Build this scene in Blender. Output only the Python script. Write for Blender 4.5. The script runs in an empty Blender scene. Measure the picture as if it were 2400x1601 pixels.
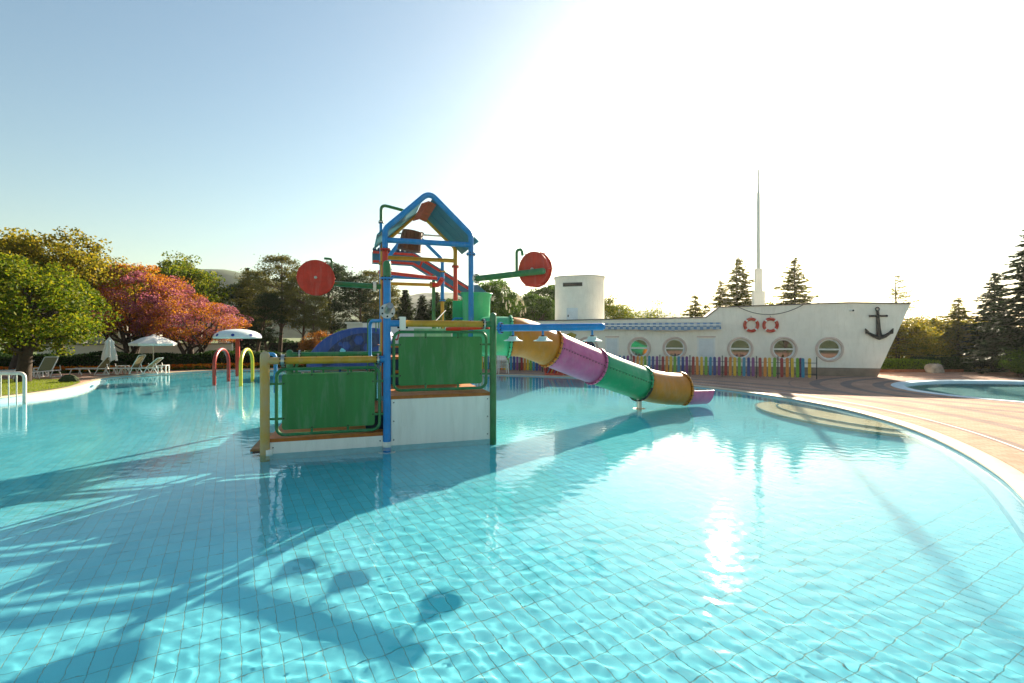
import bpy, bmesh, math, random
import numpy as np
from mathutils import Vector, Matrix
from mathutils.geometry import tessellate_polygon
R = math.radians
sc = bpy.context.scene
COL = sc.collection
# ------------------------------------------------------------------ camera, sky, sun, exposure
cam = bpy.data.cameras.new('camera'); cam_o = bpy.data.objects.new('camera', cam); COL.objects.link(cam_o)
CAMH, F = 2.0, 1133.0                      # metres above the water, focal length in pixels of a 2400 px frame
cam_o.location = (0, 0, CAMH); cam_o.rotation_euler = (R(90), 0, 0)
cam.lens = 36*F/2400; cam.sensor_width = 36; cam.shift_y = -0.0056; cam.clip_start = .05; cam.clip_end = 5000
sc.camera = cam_o
AZ, EL = R(23.6), R(22.3)
w = bpy.data.worlds.new('World'); sc.world = w; w.use_nodes = True
wn = w.node_tree; bg = wn.nodes['Background']
sky = wn.nodes.new('ShaderNodeTexSky'); sky.sky_type = 'NISHITA'; sky.sun_disc = False
sky.sun_elevation = EL; sky.sun_rotation = AZ; sky.altitude = 0; sky.air_density = 1.45; sky.dust_density = .5; sky.ozone_density = 2.6
wn.links.new(sky.outputs[0], bg.inputs[0]); bg.inputs[1].default_value = 0.051
sun = bpy.data.lights.new('sun', 'SUN'); sun_o = bpy.data.objects.new('sun', sun); COL.objects.link(sun_o)
sun.energy = 5.0; sun.angle = R(.55); sun.color = (1, .88, .74); sun.cycles.is_caustics_light = True
SUND = Vector((math.sin(AZ)*math.cos(EL), math.cos(AZ)*math.cos(EL), math.sin(EL)))
sun_o.rotation_euler = SUND.to_track_quat('Z', 'Y').to_euler()
sc.view_settings.view_transform = 'Standard'; sc.view_settings.look = 'None'
sc.view_settings.exposure = 1.78; sc.view_settings.gamma = 1.0
sc.view_settings.use_white_balance = True; sc.view_settings.white_balance_temperature = 7000; sc.view_settings.white_balance_tint = 4
sc.cycles.max_bounces = 10; sc.cycles.transparent_max_bounces = 12; sc.cycles.sample_clamp_indirect = 6
sc.cycles.use_denoising = True

# ------------------------------------------------------------------ materials
MATS = {}
def lin(h):
    c = [int(h[i:i+2], 16)/255 for i in (0, 2, 4)]
    return tuple(x/12.92 if x <= .04045 else ((x+.055)/1.055)**2.4 for x in c)
def mat(name, col, rough=.5, var=.12, scale=4., bump=0., bscale=30., metal=0., coat=0., col2=None, streak=False):
    if name in MATS: return MATS[name]
    m = bpy.data.materials.new(name); m.use_nodes = True; nt = m.node_tree; N = nt.nodes; L = nt.links
    b = N['Principled BSDF']
    if isinstance(col, str): col = lin(col)
    if isinstance(col2, str): col2 = lin(col2)
    b.inputs['Roughness'].default_value = rough; b.inputs['Metallic'].default_value = metal
    b.inputs['Coat Weight'].default_value = coat; b.inputs['Coat Roughness'].default_value = .15
    tc = N.new('ShaderNodeTexCoord'); nz = N.new('ShaderNodeTexNoise'); nz.inputs['Scale'].default_value = scale
    nz.inputs['Detail'].default_value = 6; nz.inputs['Roughness'].default_value = .65
    if streak:
        mp = N.new('ShaderNodeMapping'); mp.inputs['Scale'].default_value = (1, 1, .08)
        L.new(tc.outputs['Object'], mp.inputs[0]); L.new(mp.outputs[0], nz.inputs[0])
    else: L.new(tc.outputs['Object'], nz.inputs[0])
    mr = N.new('ShaderNodeMapRange'); mr.inputs[1].default_value = .3; mr.inputs[2].default_value = .7
    L.new(nz.outputs[0], mr.inputs[0])
    mx = N.new('ShaderNodeMix'); mx.data_type = 'RGBA'
    c2 = col2 or tuple(c*(1-var*2.2) for c in col)
    c1 = col if col2 else tuple(min(1, c*(1+var)) for c in col)
    mx.inputs[6].default_value = (*c1, 1); mx.inputs[7].default_value = (*c2, 1)
    L.new(mr.outputs[0], mx.inputs[0])
    if any(k in name for k in ('paint', 'panel', 'fibreglass', 'render', 'moulded')):      # chalky sun-bleach and run-off streaks
        mp2 = N.new('ShaderNodeMapping'); mp2.inputs['Scale'].default_value = (1, 1, .16); L.new(tc.outputs['Object'], mp2.inputs[0])
        n3 = N.new('ShaderNodeTexNoise'); n3.inputs['Scale'].default_value = 7; n3.inputs['Detail'].default_value = 8; n3.inputs['Roughness'].default_value = .7; L.new(mp2.outputs[0], n3.inputs[0])
        m3 = N.new('ShaderNodeMapRange'); m3.inputs[1].default_value = .5; m3.inputs[2].default_value = .72; m3.inputs[4].default_value = .30; L.new(n3.outputs[0], m3.inputs[0])
        x3 = N.new('ShaderNodeMix'); x3.data_type = 'RGBA'; lum = sum(col)/3
        x3.inputs[7].default_value = (*[c*.55+.22 for c in col], 1) if lum < .5 else (*[c*k for c, k in zip(col, (.62, .58, .5))], 1)
        L.new(m3.outputs[0], x3.inputs[0]); L.new(mx.outputs[2], x3.inputs[6]); L.new(x3.outputs[2], b.inputs['Base Color'])
    else: L.new(mx.outputs[2], b.inputs['Base Color'])
    rr = N.new('ShaderNodeMapRange'); rr.inputs[3].default_value = max(.03, rough-.08); rr.inputs[4].default_value = min(1, rough+.12)
    L.new(nz.outputs[0], rr.inputs[0]); L.new(rr.outputs[0], b.inputs['Roughness'])
    if bump:
        n2 = N.new('ShaderNodeTexNoise'); n2.inputs['Scale'].default_value = bscale; n2.inputs['Detail'].default_value = 5
        L.new(tc.outputs['Object'], n2.inputs[0]); bp = N.new('ShaderNodeBump'); bp.inputs['Strength'].default_value = bump; bp.inputs['Distance'].default_value = .02
        L.new(n2.outputs[0], bp.inputs['Height']); L.new(bp.outputs[0], b.inputs['Normal'])
    MATS[name] = m; return m
def leafmat(name, cols, trans=.45, rough=.55):
    """leaf: a colour per leaf, light passing through the blade"""
    if name in MATS: return MATS[name]
    m = bpy.data.materials.new(name); m.use_nodes = True; nt = m.node_tree; N = nt.nodes; L = nt.links
    b = N['Principled BSDF']; b.inputs['Roughness'].default_value = rough; b.inputs['Specular IOR Level'].default_value = .12
    g = N.new('ShaderNodeNewGeometry'); cr = N.new('ShaderNodeValToRGB'); L.new(g.outputs['Random Per Island'], cr.inputs[0])
    cols = [lin(c) if isinstance(c, str) else c for c in cols]
    e = cr.color_ramp.elements
    while len(e) < len(cols): e.new(.5)
    for i, c in enumerate(cols): e[i].position = i/(len(cols)-1); e[i].color = (*c, 1)
    tr = N.new('ShaderNodeBsdfTranslucent'); mx = N.new('ShaderNodeMixShader'); mx.inputs[0].default_value = trans
    L.new(cr.outputs[0], b.inputs['Base Color']); L.new(cr.outputs[0], tr.inputs[0])
    L.new(b.outputs[0], mx.inputs[1]); L.new(tr.outputs[0], mx.inputs[2]); L.new(mx.outputs[0], N['Material Output'].inputs[0])
    MATS[name] = m; return m

M_BLUE = mat('blue paint', '0684CC', .42, .10, 5, .03, 60)
M_GREEN = mat('green paint', '23763F', .38, .12, 5, .03, 60, coat=.1)
M_YEL = mat('ochre yellow paint', 'C8961E', .4, .12, 4, .03, 60, coat=.1)
M_RED = mat('red paint', 'CE2E14', .45, .12, 4, .03, 60)
M_PANEL = mat('green panel plastic', '31803C', .48, .13, 3, .05, 25, streak=True)
M_WHITE = mat('white panel', 'F4EFE4', .5, .05, 4, .02, 40, streak=True)
M_DECK = mat('orange deck plastic', 'B5661A', .55, .14, 6, .15, 60)
M_NAVY = mat('navy riser', '122A4A', .5, .15, 6, .05)
M_STEEL = mat('stainless steel', 'C9C6BC', .28, .12, 12, .02, 80, metal=.9)
M_BOLT = mat('dark bolt', '2A2B2A', .45, .1, 20, metal=.5)
M_TEAL = mat('teal roof sheet', '0A7C92', .4, .10, 3, .02, 20)
M_ORANGE = mat('orange sheet', 'C0521C', .45, .18, 4, .03)
M_WOOD = mat('brown bucket', '5E3A22', .6, .25, 9, .3, 25, streak=True)
M_SLATE = mat('slate blue flume', '2D6E86', .4, .12, 4)
M_MINT = mat('mint fibreglass', '3CBA84', .42, .08, 3, .01)
M_TGREEN = mat('jade fibreglass', '0E9E68', .42, .09, 3, .01)
M_TORANGE = mat('amber fibreglass', 'CC7A08', .42, .10, 3, .01)
M_TPINK = mat('pink fibreglass', 'CC5E92', .42, .10, 3, .01)
M_WALL = mat('ship render', 'F5EEE0', .75, .05, 1.2, .25, 70)
M_PLINTH = mat('brown plinth', '8F7C6C', .8, .12, 3, .3, 60)
M_ROOFEDGE = mat('dark roof edging', '4A453F', .6, .15, 4)
M_WFRAME = mat('white window frame', 'E9E9E6', .35, .04, 3)
M_SURR = mat('pinkish window surround', 'D8C3B6', .7, .06, 3, .1)
M_DOOR = mat('white door', 'DADFE2', .45, .05, 3)
M_IRON = mat('black iron', '2C2826', .5, .2, 10, .2, 40, metal=.3)
M_RINGRED = mat('life ring red', 'C8402A', .55, .12, 8, .1)
M_RINGW = mat('life ring white', 'E8E4DC', .5, .05)
M_COPING = mat('pale pool coping', 'CDB99C', .7, .06, 5, .12, 50)
M_POOLW = mat('pale blue pool wall', 'A4CCDA', .4, .06, 3)
M_ROCK = mat('pale rock', 'B8A99A', .85, .2, 3, .6, 12)
M_ROCK2 = mat('brown rock', '7A6253', .85, .2, 3, .6, 12)
M_BARK = mat('bark', '3E2F24', .9, .25, 6, .6, 25)
M_PBARK = mat('pine bark', '5E4432', .9, .25, 6, .6, 25)
M_SLING = mat('olive sling fabric', '7D7450', .8, .08, 30, .1, 300)
M_WPL = mat('white plastic', 'E5E1DA', .4, .05)
M_CANVAS = mat('white canvas', 'EAE4DC', .85, .04, 6, .1, 60)
M_CREAM = mat('cream building wall', 'E2DACB', .8, .05, 1, .1)
def wheel_mat(): return M_RED

# ------------------------------------------------------------------ mesh helpers
class MB:
    def __init__(s): s.v = []; s.f = []
    def add(s, V, Fc):
        o = len(s.v); s.v += [tuple(map(float, p)) for p in V]; s.f += [tuple(o+i for i in q) for q in Fc]; return s
    def box(s, a, b):
        (x0, y0, z0), (x1, y1, z1) = a, b
        V = [(x0,y0,z0),(x1,y0,z0),(x1,y1,z0),(x0,y1,z0),(x0,y0,z1),(x1,y0,z1),(x1,y1,z1),(x0,y1,z1)]
        return s.add(V, [(3,2,1,0),(4,5,6,7),(0,1,5,4),(1,2,6,5),(2,3,7,6),(3,0,4,7)])
    def bar(s, p, q, w_, h_, up=(0,0,1)):
        p, q = Vector(p), Vector(q); d = (q-p).normalized(); up = Vector(up)
        if abs(d.dot(up)) > .98: up = Vector((1,0,0))
        x = d.cross(up).normalized()*w_/2; y = x.cross(d).normalized()*h_/2
        V = [p-x-y,p+x-y,p+x+y,p-x+y,q-x-y,q+x-y,q+x+y,q-x+y]
        return s.add(V, [(0,1,2,3),(7,6,5,4),(0,4,5,1),(1,5,6,2),(2,6,7,3),(3,7,4,0)])
    def tube(s, pts, r, seg=14, closed=False, cap=True, dome=False):
        P = [Vector(p) for p in pts]; n = len(P); rs = r if hasattr(r, '__len__') else [r]*n
        if dome:                                   # rounded far end
            d = (P[-1]-P[-2]).normalized(); e = P[-1]; r1 = rs[-1]; rs = list(rs)
            for k in (1, 2, 3, 4):
                t = k/4*math.pi/2*.97; P.append(e+d*r1*math.sin(t)); rs.append(r1*math.cos(t))
            n = len(P)
        T = []
        for i in range(n):
            a = P[(i-1) % n] if (closed or i > 0) else P[i]; b = P[(i+1) % n] if (closed or i < n-1) else P[i]
            T.append((b-a).normalized())
        up = Vector((0,0,1)) if abs(T[0].z) < .9 else Vector((1,0,0))
        x = T[0].cross(up).normalized(); V = []
        for i in range(n):
            x = (x - T[i]*x.dot(T[i])).normalized(); y = T[i].cross(x)
            for k in range(seg):
                a = 2*math.pi*k/seg; V.append(P[i]+(x*math.cos(a)+y*math.sin(a))*rs[i])
        Fc = []
        for i in range(n if closed else n-1):
            j = (i+1) % n
            for k in range(seg):
                l = (k+1) % seg; Fc.append((i*seg+k, i*seg+l, j*seg+l, j*seg+k))
        if cap and not closed:
            Fc.append(tuple(reversed(range(seg)))); Fc.append(tuple((n-1)*seg+k for k in range(seg)))
        return s.add(V, Fc)
    def lathe(s, prof, c=(0,0,0), axis=(0,0,1), seg=24, cap=True):
        c = Vector(c); ax = Vector(axis).normalized(); up = Vector((0,0,1)) if abs(ax.z) < .9 else Vector((1,0,0))
        x = ax.cross(up).normalized(); y = ax.cross(x); V = []; n = len(prof)
        for r, h in prof:
            for k in range(seg):
                a = 2*math.pi*k/seg; V.append(c+ax*h+(x*math.cos(a)+y*math.sin(a))*r)
        Fc = [(i*seg+k, i*seg+(k+1) % seg, (i+1)*seg+(k+1) % seg, (i+1)*seg+k) for i in range(n-1) for k in range(seg)]
        if cap: Fc += [tuple(reversed(range(seg))), tuple((n-1)*seg+k for k in range(seg))]
        return s.add(V, Fc)
    def prism(s, poly, z0, z1, tr=None):
        """poly (x,y) extruded z0..z1; tr maps (x,y,z) to a point"""
        tr = tr or (lambda x, y, z: (x, y, z)); n = len(poly)
        V = [tr(x, y, z0) for x, y in poly]+[tr(x, y, z1) for x, y in poly]
        tri = tessellate_polygon([[Vector((x, y, 0)) for x, y in poly]])
        Fc = [tuple(t) for t in tri]+[tuple(n+i for i in reversed(t)) for t in tri]
        Fc += [(i, (i+1) % n, n+(i+1) % n, n+i) for i in range(n)]
        return s.add(V, Fc)
    def flange(s, c, axis, r, t=.03, bolts=8):
        ax = Vector(axis).normalized(); c = Vector(c)
        s.lathe([(r, -t/2), (r, t/2)], c, ax, 20)
        up = Vector((0,0,1)) if abs(ax.z) < .9 else Vector((1,0,0)); x = ax.cross(up).normalized(); y = ax.cross(x)
        return s
    def bolts(s, c, axis, r, t=.03, n=8, br=.014):
        ax = Vector(axis).normalized(); c = Vector(c)
        up = Vector((0,0,1)) if abs(ax.z) < .9 else Vector((1,0,0)); x = ax.cross(up).normalized(); y = ax.cross(x)
        for k in range(n):
            a = 2*math.pi*(k+.5)/n; p = c+(x*math.cos(a)+y*math.sin(a))*r
            s.lathe([(br, -t/2-.022), (br, t/2+.022)], p, ax, 6)
        return s
    def build(s, name, m, parent=None, smooth=True, wet=False, angle=35):
        me = bpy.data.meshes.new(name); me.from_pydata(s.v, [], s.f); me.update()
        bm = bmesh.new(); bm.from_mesh(me); bmesh.ops.recalc_face_normals(bm, faces=bm.faces); bm.to_mesh(me); bm.free()
        if smooth: me.shade_smooth(); me.set_sharp_from_angle(angle=R(angle))
        else: me.shade_flat()
        if m: me.materials.append(m)
        o = bpy.data.objects.new(name, me); COL.objects.link(o)
        if parent: o.parent = parent
        if wet: o.cycles.is_caustics_receiver = True
        return o
def npmesh(name, V, Fc, m, parent=None, smooth=False):
    """fast mesh from numpy arrays, Fc (n,k)"""
    me = bpy.data.meshes.new(name); V = np.asarray(V, np.float32); Fc = np.asarray(Fc, np.int32); n, k = Fc.shape
    me.vertices.add(len(V)); me.vertices.foreach_set('co', V.ravel())
    me.loops.add(n*k); me.loops.foreach_set('vertex_index', Fc.ravel())
    me.polygons.add(n); me.polygons.foreach_set('loop_start', np.arange(0, n*k, k, dtype=np.int32))
    me.update(calc_edges=True); me.validate()
    me.shade_smooth() if smooth else me.shade_flat()
    if m: me.materials.append(m)
    o = bpy.data.objects.new(name, me); COL.objects.link(o)
    if parent: o.parent = parent
    return o
def tag(o, label=None, cat=None, group=None, kind=None):
    if label: o['label'] = label
    if cat: o['category'] = cat
    if group: o['group'] = group
    if kind: o['kind'] = kind
    return o
def thing(name, label, cat, loc=(0,0,0), rz=0, group=None):
    o = bpy.data.objects.new(name, None); COL.objects.link(o); o.empty_display_size = .2
    o.location = loc; o.rotation_euler = (0, 0, rz); return tag(o, label, cat, group)
def dup(o, loc=None, rz=None, label=None, scale=None, parent=None):
    c = o.copy(); COL.objects.link(c)
    if parent is not None: c.parent = parent
    if loc is not None: c.location = loc
    if rz is not None: c.rotation_euler = (0, 0, rz)
    if scale is not None: c.scale = scale
    if label: c['label'] = label
    for ch in o.children: dup(ch, parent=c)
    return c
def at(x, y, Y):
    """the world point seen at photo pixel x,y (2400 px wide) when it stands Y metres away"""
    return Vector(((x-1200)/F*Y, Y, CAMH+(787-y)/F*Y))
def rrect(x0, x1, z0, z1, r, n=5):
    pts = []
    for cx, cz, a0 in ((x1-r, z1-r, 0), (x0+r, z1-r, 90), (x0+r, z0+r, 180), (x1-r, z0+r, 270)):
        for k in range(n+1):
            a = R(a0+90*k/n); pts.append((cx+r*math.cos(a), cz+r*math.sin(a)))
    return pts
def fillet(pts, r, n=6):
    P = [Vector(p) for p in pts]; out = [P[0]]
    for i in range(1, len(P)-1):
        a = (P[i-1]-P[i]).normalized(); b = (P[i+1]-P[i]).normalized()
        ang = a.angle(b); d = min(r/math.tan(ang/2), .45*(P[i-1]-P[i]).length, .45*(P[i+1]-P[i]).length)
        p0 = P[i]+a*d; p1 = P[i]+b*d
        for k in range(n+1):
            t = k/n; out.append(p0*(1-t)**2+P[i]*2*t*(1-t)+p1*t*t)
    out.append(P[-1]); return out
def catmull(pts, n=8, closed=True):
    P = [np.array(p, float) for p in pts]; out = []; N_ = len(P)
    for i in range(N_ if closed else N_-1):
        if closed: p0, p1, p2, p3 = P[i-1], P[i], P[(i+1) % N_], P[(i+2) % N_]
        else: p0, p1, p2, p3 = P[max(i-1, 0)], P[i], P[i+1], P[min(i+2, N_-1)]
        for k in range(n):
            t = k/n; out.append(.5*((2*p1)+(-p0+p2)*t+(2*p0-5*p1+4*p2-p3)*t*t+(-p0+3*p1-3*p2+p3)*t**3))
    if not closed: out.append(P[-1])
    return np.array(out)
def inside(px, py, poly):
    poly = np.asarray(poly); x0, y0 = poly[:, 0], poly[:, 1]; x1, y1 = np.roll(x0, -1), np.roll(y0, -1)
    c = np.zeros(np.shape(px), bool)
    for a, b, e, f in zip(x0, y0, x1, y1):
        if b == f: continue
        c ^= ((b > py) != (f > py)) & (px < (e-a)*(py-b)/(f-b)+a)
    return c
def offset(poly, d):
    """push a closed outline outwards (counter-clockwise order) by d (scalar or per point)"""
    P = np.asarray(poly); T = np.roll(P, -1, 0)-np.roll(P, 1, 0); T /= np.linalg.norm(T, axis=1)[:, None]
    return P+np.stack([T[:, 1], -T[:, 0]], 1)*np.reshape(d, (-1, 1))

# ------------------------------------------------------------------ the pools
POOL = catmull([(6.2,5.86),(6.92,6.92),(7.66,8.3),(8.35,10.0),(8.75,11.8),(8.85,13.5),(8.55,15.5),(7.75,17.6),(6.5,19.6),(4.3,22.0),
                (1.5,23.6),(-1.5,24.6),(-6,26.2),(-11,27.6),(-14.6,28.0),(-17.2,27.0),(-18.7,24.6),(-18.9,22.4),(-17.6,20.6),
                (-16.2,18.4),(-15.4,16.6),(-15.25,14.3),(-15.9,10.5),(-16,6),(-14,1.5),(-9,-2.6),(-2,-3.2),(1.2,-.6),(3.2,2.0),(4.75,3.95)], 6)
POOL2 = np.array([(19.6+5.2*math.cos(a), 16.4+4.4*math.sin(a)) for a in np.linspace(0, 2*math.pi, 72, endpoint=False)])
POOL3D = lambda z: [Vector((x, y, z)) for x, y in POOL]
DEPTH = -.45
def island(p):      # the raised kerb along the lawn island
    x, y = p
    if x > -14.9 or y > 21.2: return 0.
    return min(1, max(0, (20.9-y)/1.2))
HRIM = np.array([.05+.11*island(p) for p in POOL])
# ---- water
def waves(X, Y, step):
    rng = np.random.default_rng(5); Z = np.zeros_like(X)
    for i in range(90):
        lam = .05*math.exp(rng.uniform(0, 1.75)); th = rng.normal(1.25, .7); k = 2*math.pi/lam
        a = .00050*lam; fade = np.clip((lam/step-3)/3, 0, 1)
        Z += fade*a*np.sin(k*(X*math.cos(th)+Y*math.sin(th))+rng.uniform(0, 6.28))
    return Z*(.75+.5*np.sin(X*.45+1.3*np.sin(Y*.3))*np.sin(Y*.4))
def water_sheet(name, outline, near):
    lo, hi = outline.min(0)-.1, outline.max(0)+.1
    if near:
        ys = [lo[1]]
        while ys[-1] < hi[1]: ys.append(ys[-1]+max(.0135, .0048*max(0, ys[-1]), .09 if ys[-1] < 2 else 0))
        xs = [lo[0]]
        while xs[-1] < hi[0]: xs.append(xs[-1]+max(.0145, .0085*(abs(xs[-1])-1.5)))
    else: xs = np.arange(lo[0], hi[0], .15); ys = np.arange(lo[1], hi[1], .15)
    xs, ys = np.array(xs), np.array(ys); X, Y = np.meshgrid(xs, ys)
    step = np.maximum(np.gradient(xs)[None, :], np.gradient(ys)[:, None])
    Z = waves(X, Y, step); nx = len(xs)
    idx = np.arange(X.size).reshape(X.shape)
    Fc = np.stack([idx[:-1, :-1], idx[:-1, 1:], idx[1:, 1:], idx[1:, :-1]], -1).reshape(-1, 4)
    cx = X.ravel()[Fc].mean(1); cy = Y.ravel()[Fc].mean(1)
    Fc = Fc[inside(cx, cy, offset(outline, .12))]
    V = np.stack([X.ravel(), Y.ravel(), Z.ravel()], 1); used = np.unique(Fc); re = np.full(len(V), -1); re[used] = np.arange(len(used))
    o = npmesh(name, V[used], re[Fc], M_WATER, smooth=True); o.cycles.is_caustics_caster = True
    return tag(o, kind='structure')
M_WATER = bpy.data.materials.new('water'); M_WATER.use_nodes = True
_n = M_WATER.node_tree; _n.nodes.remove(_n.nodes['Principled BSDF'])
_g = _n.nodes.new('ShaderNodeBsdfGlass'); _g.inputs['IOR'].default_value = 1.333; _g.inputs['Roughness'].default_value = 0.03; _g.inputs[0].default_value = (.95, .995, 1, 1)
_t = _n.nodes.new('ShaderNodeTexCoord'); _z = _n.nodes.new('ShaderNodeTexNoise'); _z.inputs['Scale'].default_value = 7; _z.inputs['Detail'].default_value = 3
_b = _n.nodes.new('ShaderNodeBump'); _b.inputs['Strength'].default_value = .05; _b.inputs['Distance'].default_value = .05
_n.links.new(_t.outputs['Object'], _z.inputs[0]); _n.links.new(_z.outputs[0], _b.inputs['Height']); _n.links.new(_b.outputs[0], _g.inputs['Normal'])
_n.links.new(_g.outputs[0], _n.nodes['Material Output'].inputs[0])
water_sheet('water', POOL, True)
water_sheet('water', POOL2, False)
# ---- floor, grout and tiles
def tile_mat(name, c1, c2):
    m = bpy.data.materials.new(name); m.use_nodes = True; nt = m.node_tree; N = nt.nodes; b = N['Principled BSDF']; b.inputs['Roughness'].default_value = .6; b.inputs['Specular IOR Level'].default_value = .15
    g = N.new('ShaderNodeNewGeometry'); oi = N.new('ShaderNodeObjectInfo'); ad = N.new('ShaderNodeMath'); ad.operation = 'ADD'; fr = N.new('ShaderNodeMath'); fr.operation = 'FRACT'
    nt.links.new(g.outputs['Random Per Island'], ad.inputs[0]); nt.links.new(oi.outputs['Random'], ad.inputs[1]); nt.links.new(ad.outputs[0], fr.inputs[0])
    mx = N.new('ShaderNodeMix'); mx.data_type = 'RGBA'; mx.inputs[6].default_value = (*lin(c1), 1); mx.inputs[7].default_value = (*lin(c2), 1)
    nz = N.new('ShaderNodeTexNoise'); nz.inputs['Scale'].default_value = .7; nz.inputs['Detail'].default_value = 7; nz.inputs['Roughness'].default_value = .7; nt.links.new(g.outputs['Position'], nz.inputs[0])
    mr = N.new('ShaderNodeMapRange'); mr.inputs[1].default_value = .3; mr.inputs[2].default_value = .7; mr.inputs[3].default_value = .84; mr.inputs[4].default_value = 1.08; nt.links.new(nz.outputs[0], mr.inputs[0])
    vs = N.new('ShaderNodeVectorMath'); vs.operation = 'SCALE'; nt.links.new(mx.outputs[2], vs.inputs[0]); nt.links.new(mr.outputs[0], vs.inputs['Scale'])
    nt.links.new(fr.outputs[0], mx.inputs[0]); nt.links.new(vs.outputs[0], b.inputs['Base Color']); return m
M_TILE = tile_mat('aqua pool tile', '66C4D2', '74CEDA')
M_GROUT = mat('grout', 'A8A88C', .9, .35, 3, 0, col2='5E9292')
def sheet(name, outer, holes, z, m, wet=False):
    polys = [[Vector((x, y, 0)) for x, y in outer]]+[[Vector((x, y, 0)) for x, y in h] for h in holes]
    flat = [p for q in polys for p in q]; tri = tessellate_polygon(polys)
    o = npmesh(name, [(p.x, p.y, z) for p in flat], [tuple(t) for t in tri], m)
    bm = bmesh.new(); bm.from_mesh(o.data); bmesh.ops.recalc_face_normals(bm, faces=bm.faces)
    if sum(f.normal.z for f in bm.faces) < 0: bmesh.ops.reverse_faces(bm, faces=bm.faces)
    bm.to_mesh(o.data); bm.free()
    if wet: o.cycles.is_caustics_receiver = True
    return tag(o, kind='structure')
floor = sheet('pool_floor', offset(POOL, .1), [], DEPTH-.0032, M_GROUT, True)
TW, TL, GAP = .125, .25, .0034
ta = math.atan2(660, 1133); ax_l = np.array([-math.sin(ta), math.cos(ta)]); ax_w = np.array([math.cos(ta), math.sin(ta)])
ii, jj = np.meshgrid(np.arange(-260, 260), np.arange(-130, 190)); ii = ii.ravel(); jj = jj.ravel()
CX = ii*TW*ax_w[0]+jj*TL*ax_l[0]; CY = ii*TW*ax_w[1]+jj*TL*ax_l[1]
ok = inside(CX, CY, offset(POOL, -.06)); CX, CY = CX[ok], CY[ok]
HW, HL = (TW-GAP)/2, (TL-GAP)/2
bev = .006
prof = [(-HW, -HL, -.003), (HW, -HL, -.003), (HW, HL, -.003), (-HW, HL, -.003), (-HW+bev*.4, -HL+bev*.4, 0), (HW-bev*.4, -HL+bev*.4, 0), (HW-bev*.4, HL-bev*.4, 0), (-HW+bev*.4, HL-bev*.4, 0)]
tf = [(4,5,6,7), (0,1,5,4), (1,2,6,5), (2,3,7,6), (3,0,4,7)]
PR = np.array([(p[0]*ax_w[0]+p[1]*ax_l[0], p[0]*ax_w[1]+p[1]*ax_l[1], p[2]) for p in prof])
vis = (CY > 2.6) & (np.abs(CX) < CY*1.06-.1)
order = np.argsort(np.where(vis, CX**2+CY**2, 1e9)); near300, rest = order[:300], order[300:]
tm = bpy.data.meshes.new('tile'); tm.from_pydata([tuple(p) for p in PR], [], tf); tm.materials.append(M_TILE); tm.update(); tm.shade_flat()
rnd = random.Random(4)
for k in near300:
    o = bpy.data.objects.new('tile', tm); COL.objects.link(o); o.parent = floor
    o.location = (CX[k], CY[k], DEPTH+rnd.uniform(-.0012, .0008)); o.cycles.is_caustics_receiver = True
n = len(rest); jz = np.random.default_rng(2).uniform(-.0012, .0008, n)
V = (PR[None]+np.stack([CX[rest], CY[rest], DEPTH+jz], 1)[:, None, :]).reshape(-1, 3)
Fc = (np.array(tf)[None]+(np.arange(n)*8)[:, None, None]).reshape(-1, 4)
o = npmesh('tile_field', V, Fc, M_TILE, floor); tag(o, kind='stuff'); o.cycles.is_caustics_receiver = True
floor2 = sheet('small_pool_floor', offset(POOL2, .1), [], -.6, mat('turquoise plaster', '8CC8CC', .5, .1, 2), True)
# ---- pool wall and coping, swept round the outline
def rim(name, outline, prof, m, hr=None, parent=None, wet=True):
    n = len(outline); V = []
    for d, z, kind in prof:
        q = offset(outline, d); zz = np.full(n, z) if kind == 0 else z+(hr if hr is not None else .065)*np.ones(n)
        V.append(np.column_stack([q, zz]))
    V = np.concatenate(V); Fc = [(i*n+k, i*n+(k+1) % n, (i+1)*n+(k+1) % n, (i+1)*n+k) for i in range(len(prof)-1) for k in range(n)]
    b = MB().add(V, Fc); return b.build(name, m, parent, wet=wet)
ledge = rim('pool_wall', POOL, [(-.22, DEPTH-.02, 0), (-.22, -.12, 0), (-.20, -.10, 0), (-.02, -.02, 0), (0.0, -.012, 0), (0.006, -.02, 1)], M_POOLW, HRIM); tag(ledge, kind='structure')
cop = rim('pool_coping', POOL, [(0, -.03, 1), (-.015, -.015, 1), (-.005, .004, 1), (.02, .008, 1), (.30, .008, 1), (.32, .0, 1), (.325, -.28, 1)], M_COPING, HRIM); tag(cop, kind='structure')
c2 = rim('small_pool_coping', POOL2, [(-.05, -.6, 0), (-.05, -.05, 0), (0, .07, 0), (.4, .075, 0), (.42, .0, 0)], mat('pale blue coping', 'C9DCE6', .5, .06, 3)); tag(c2, kind='structure')
slot = rim('drain_slot', offset(POOL, .95), [(-.022, .0665, 0), (.022, .0665, 0)], mat('white drain slot', 'E8E2D6', .6), parent=None, wet=False); tag(slot, kind='structure')
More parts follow.
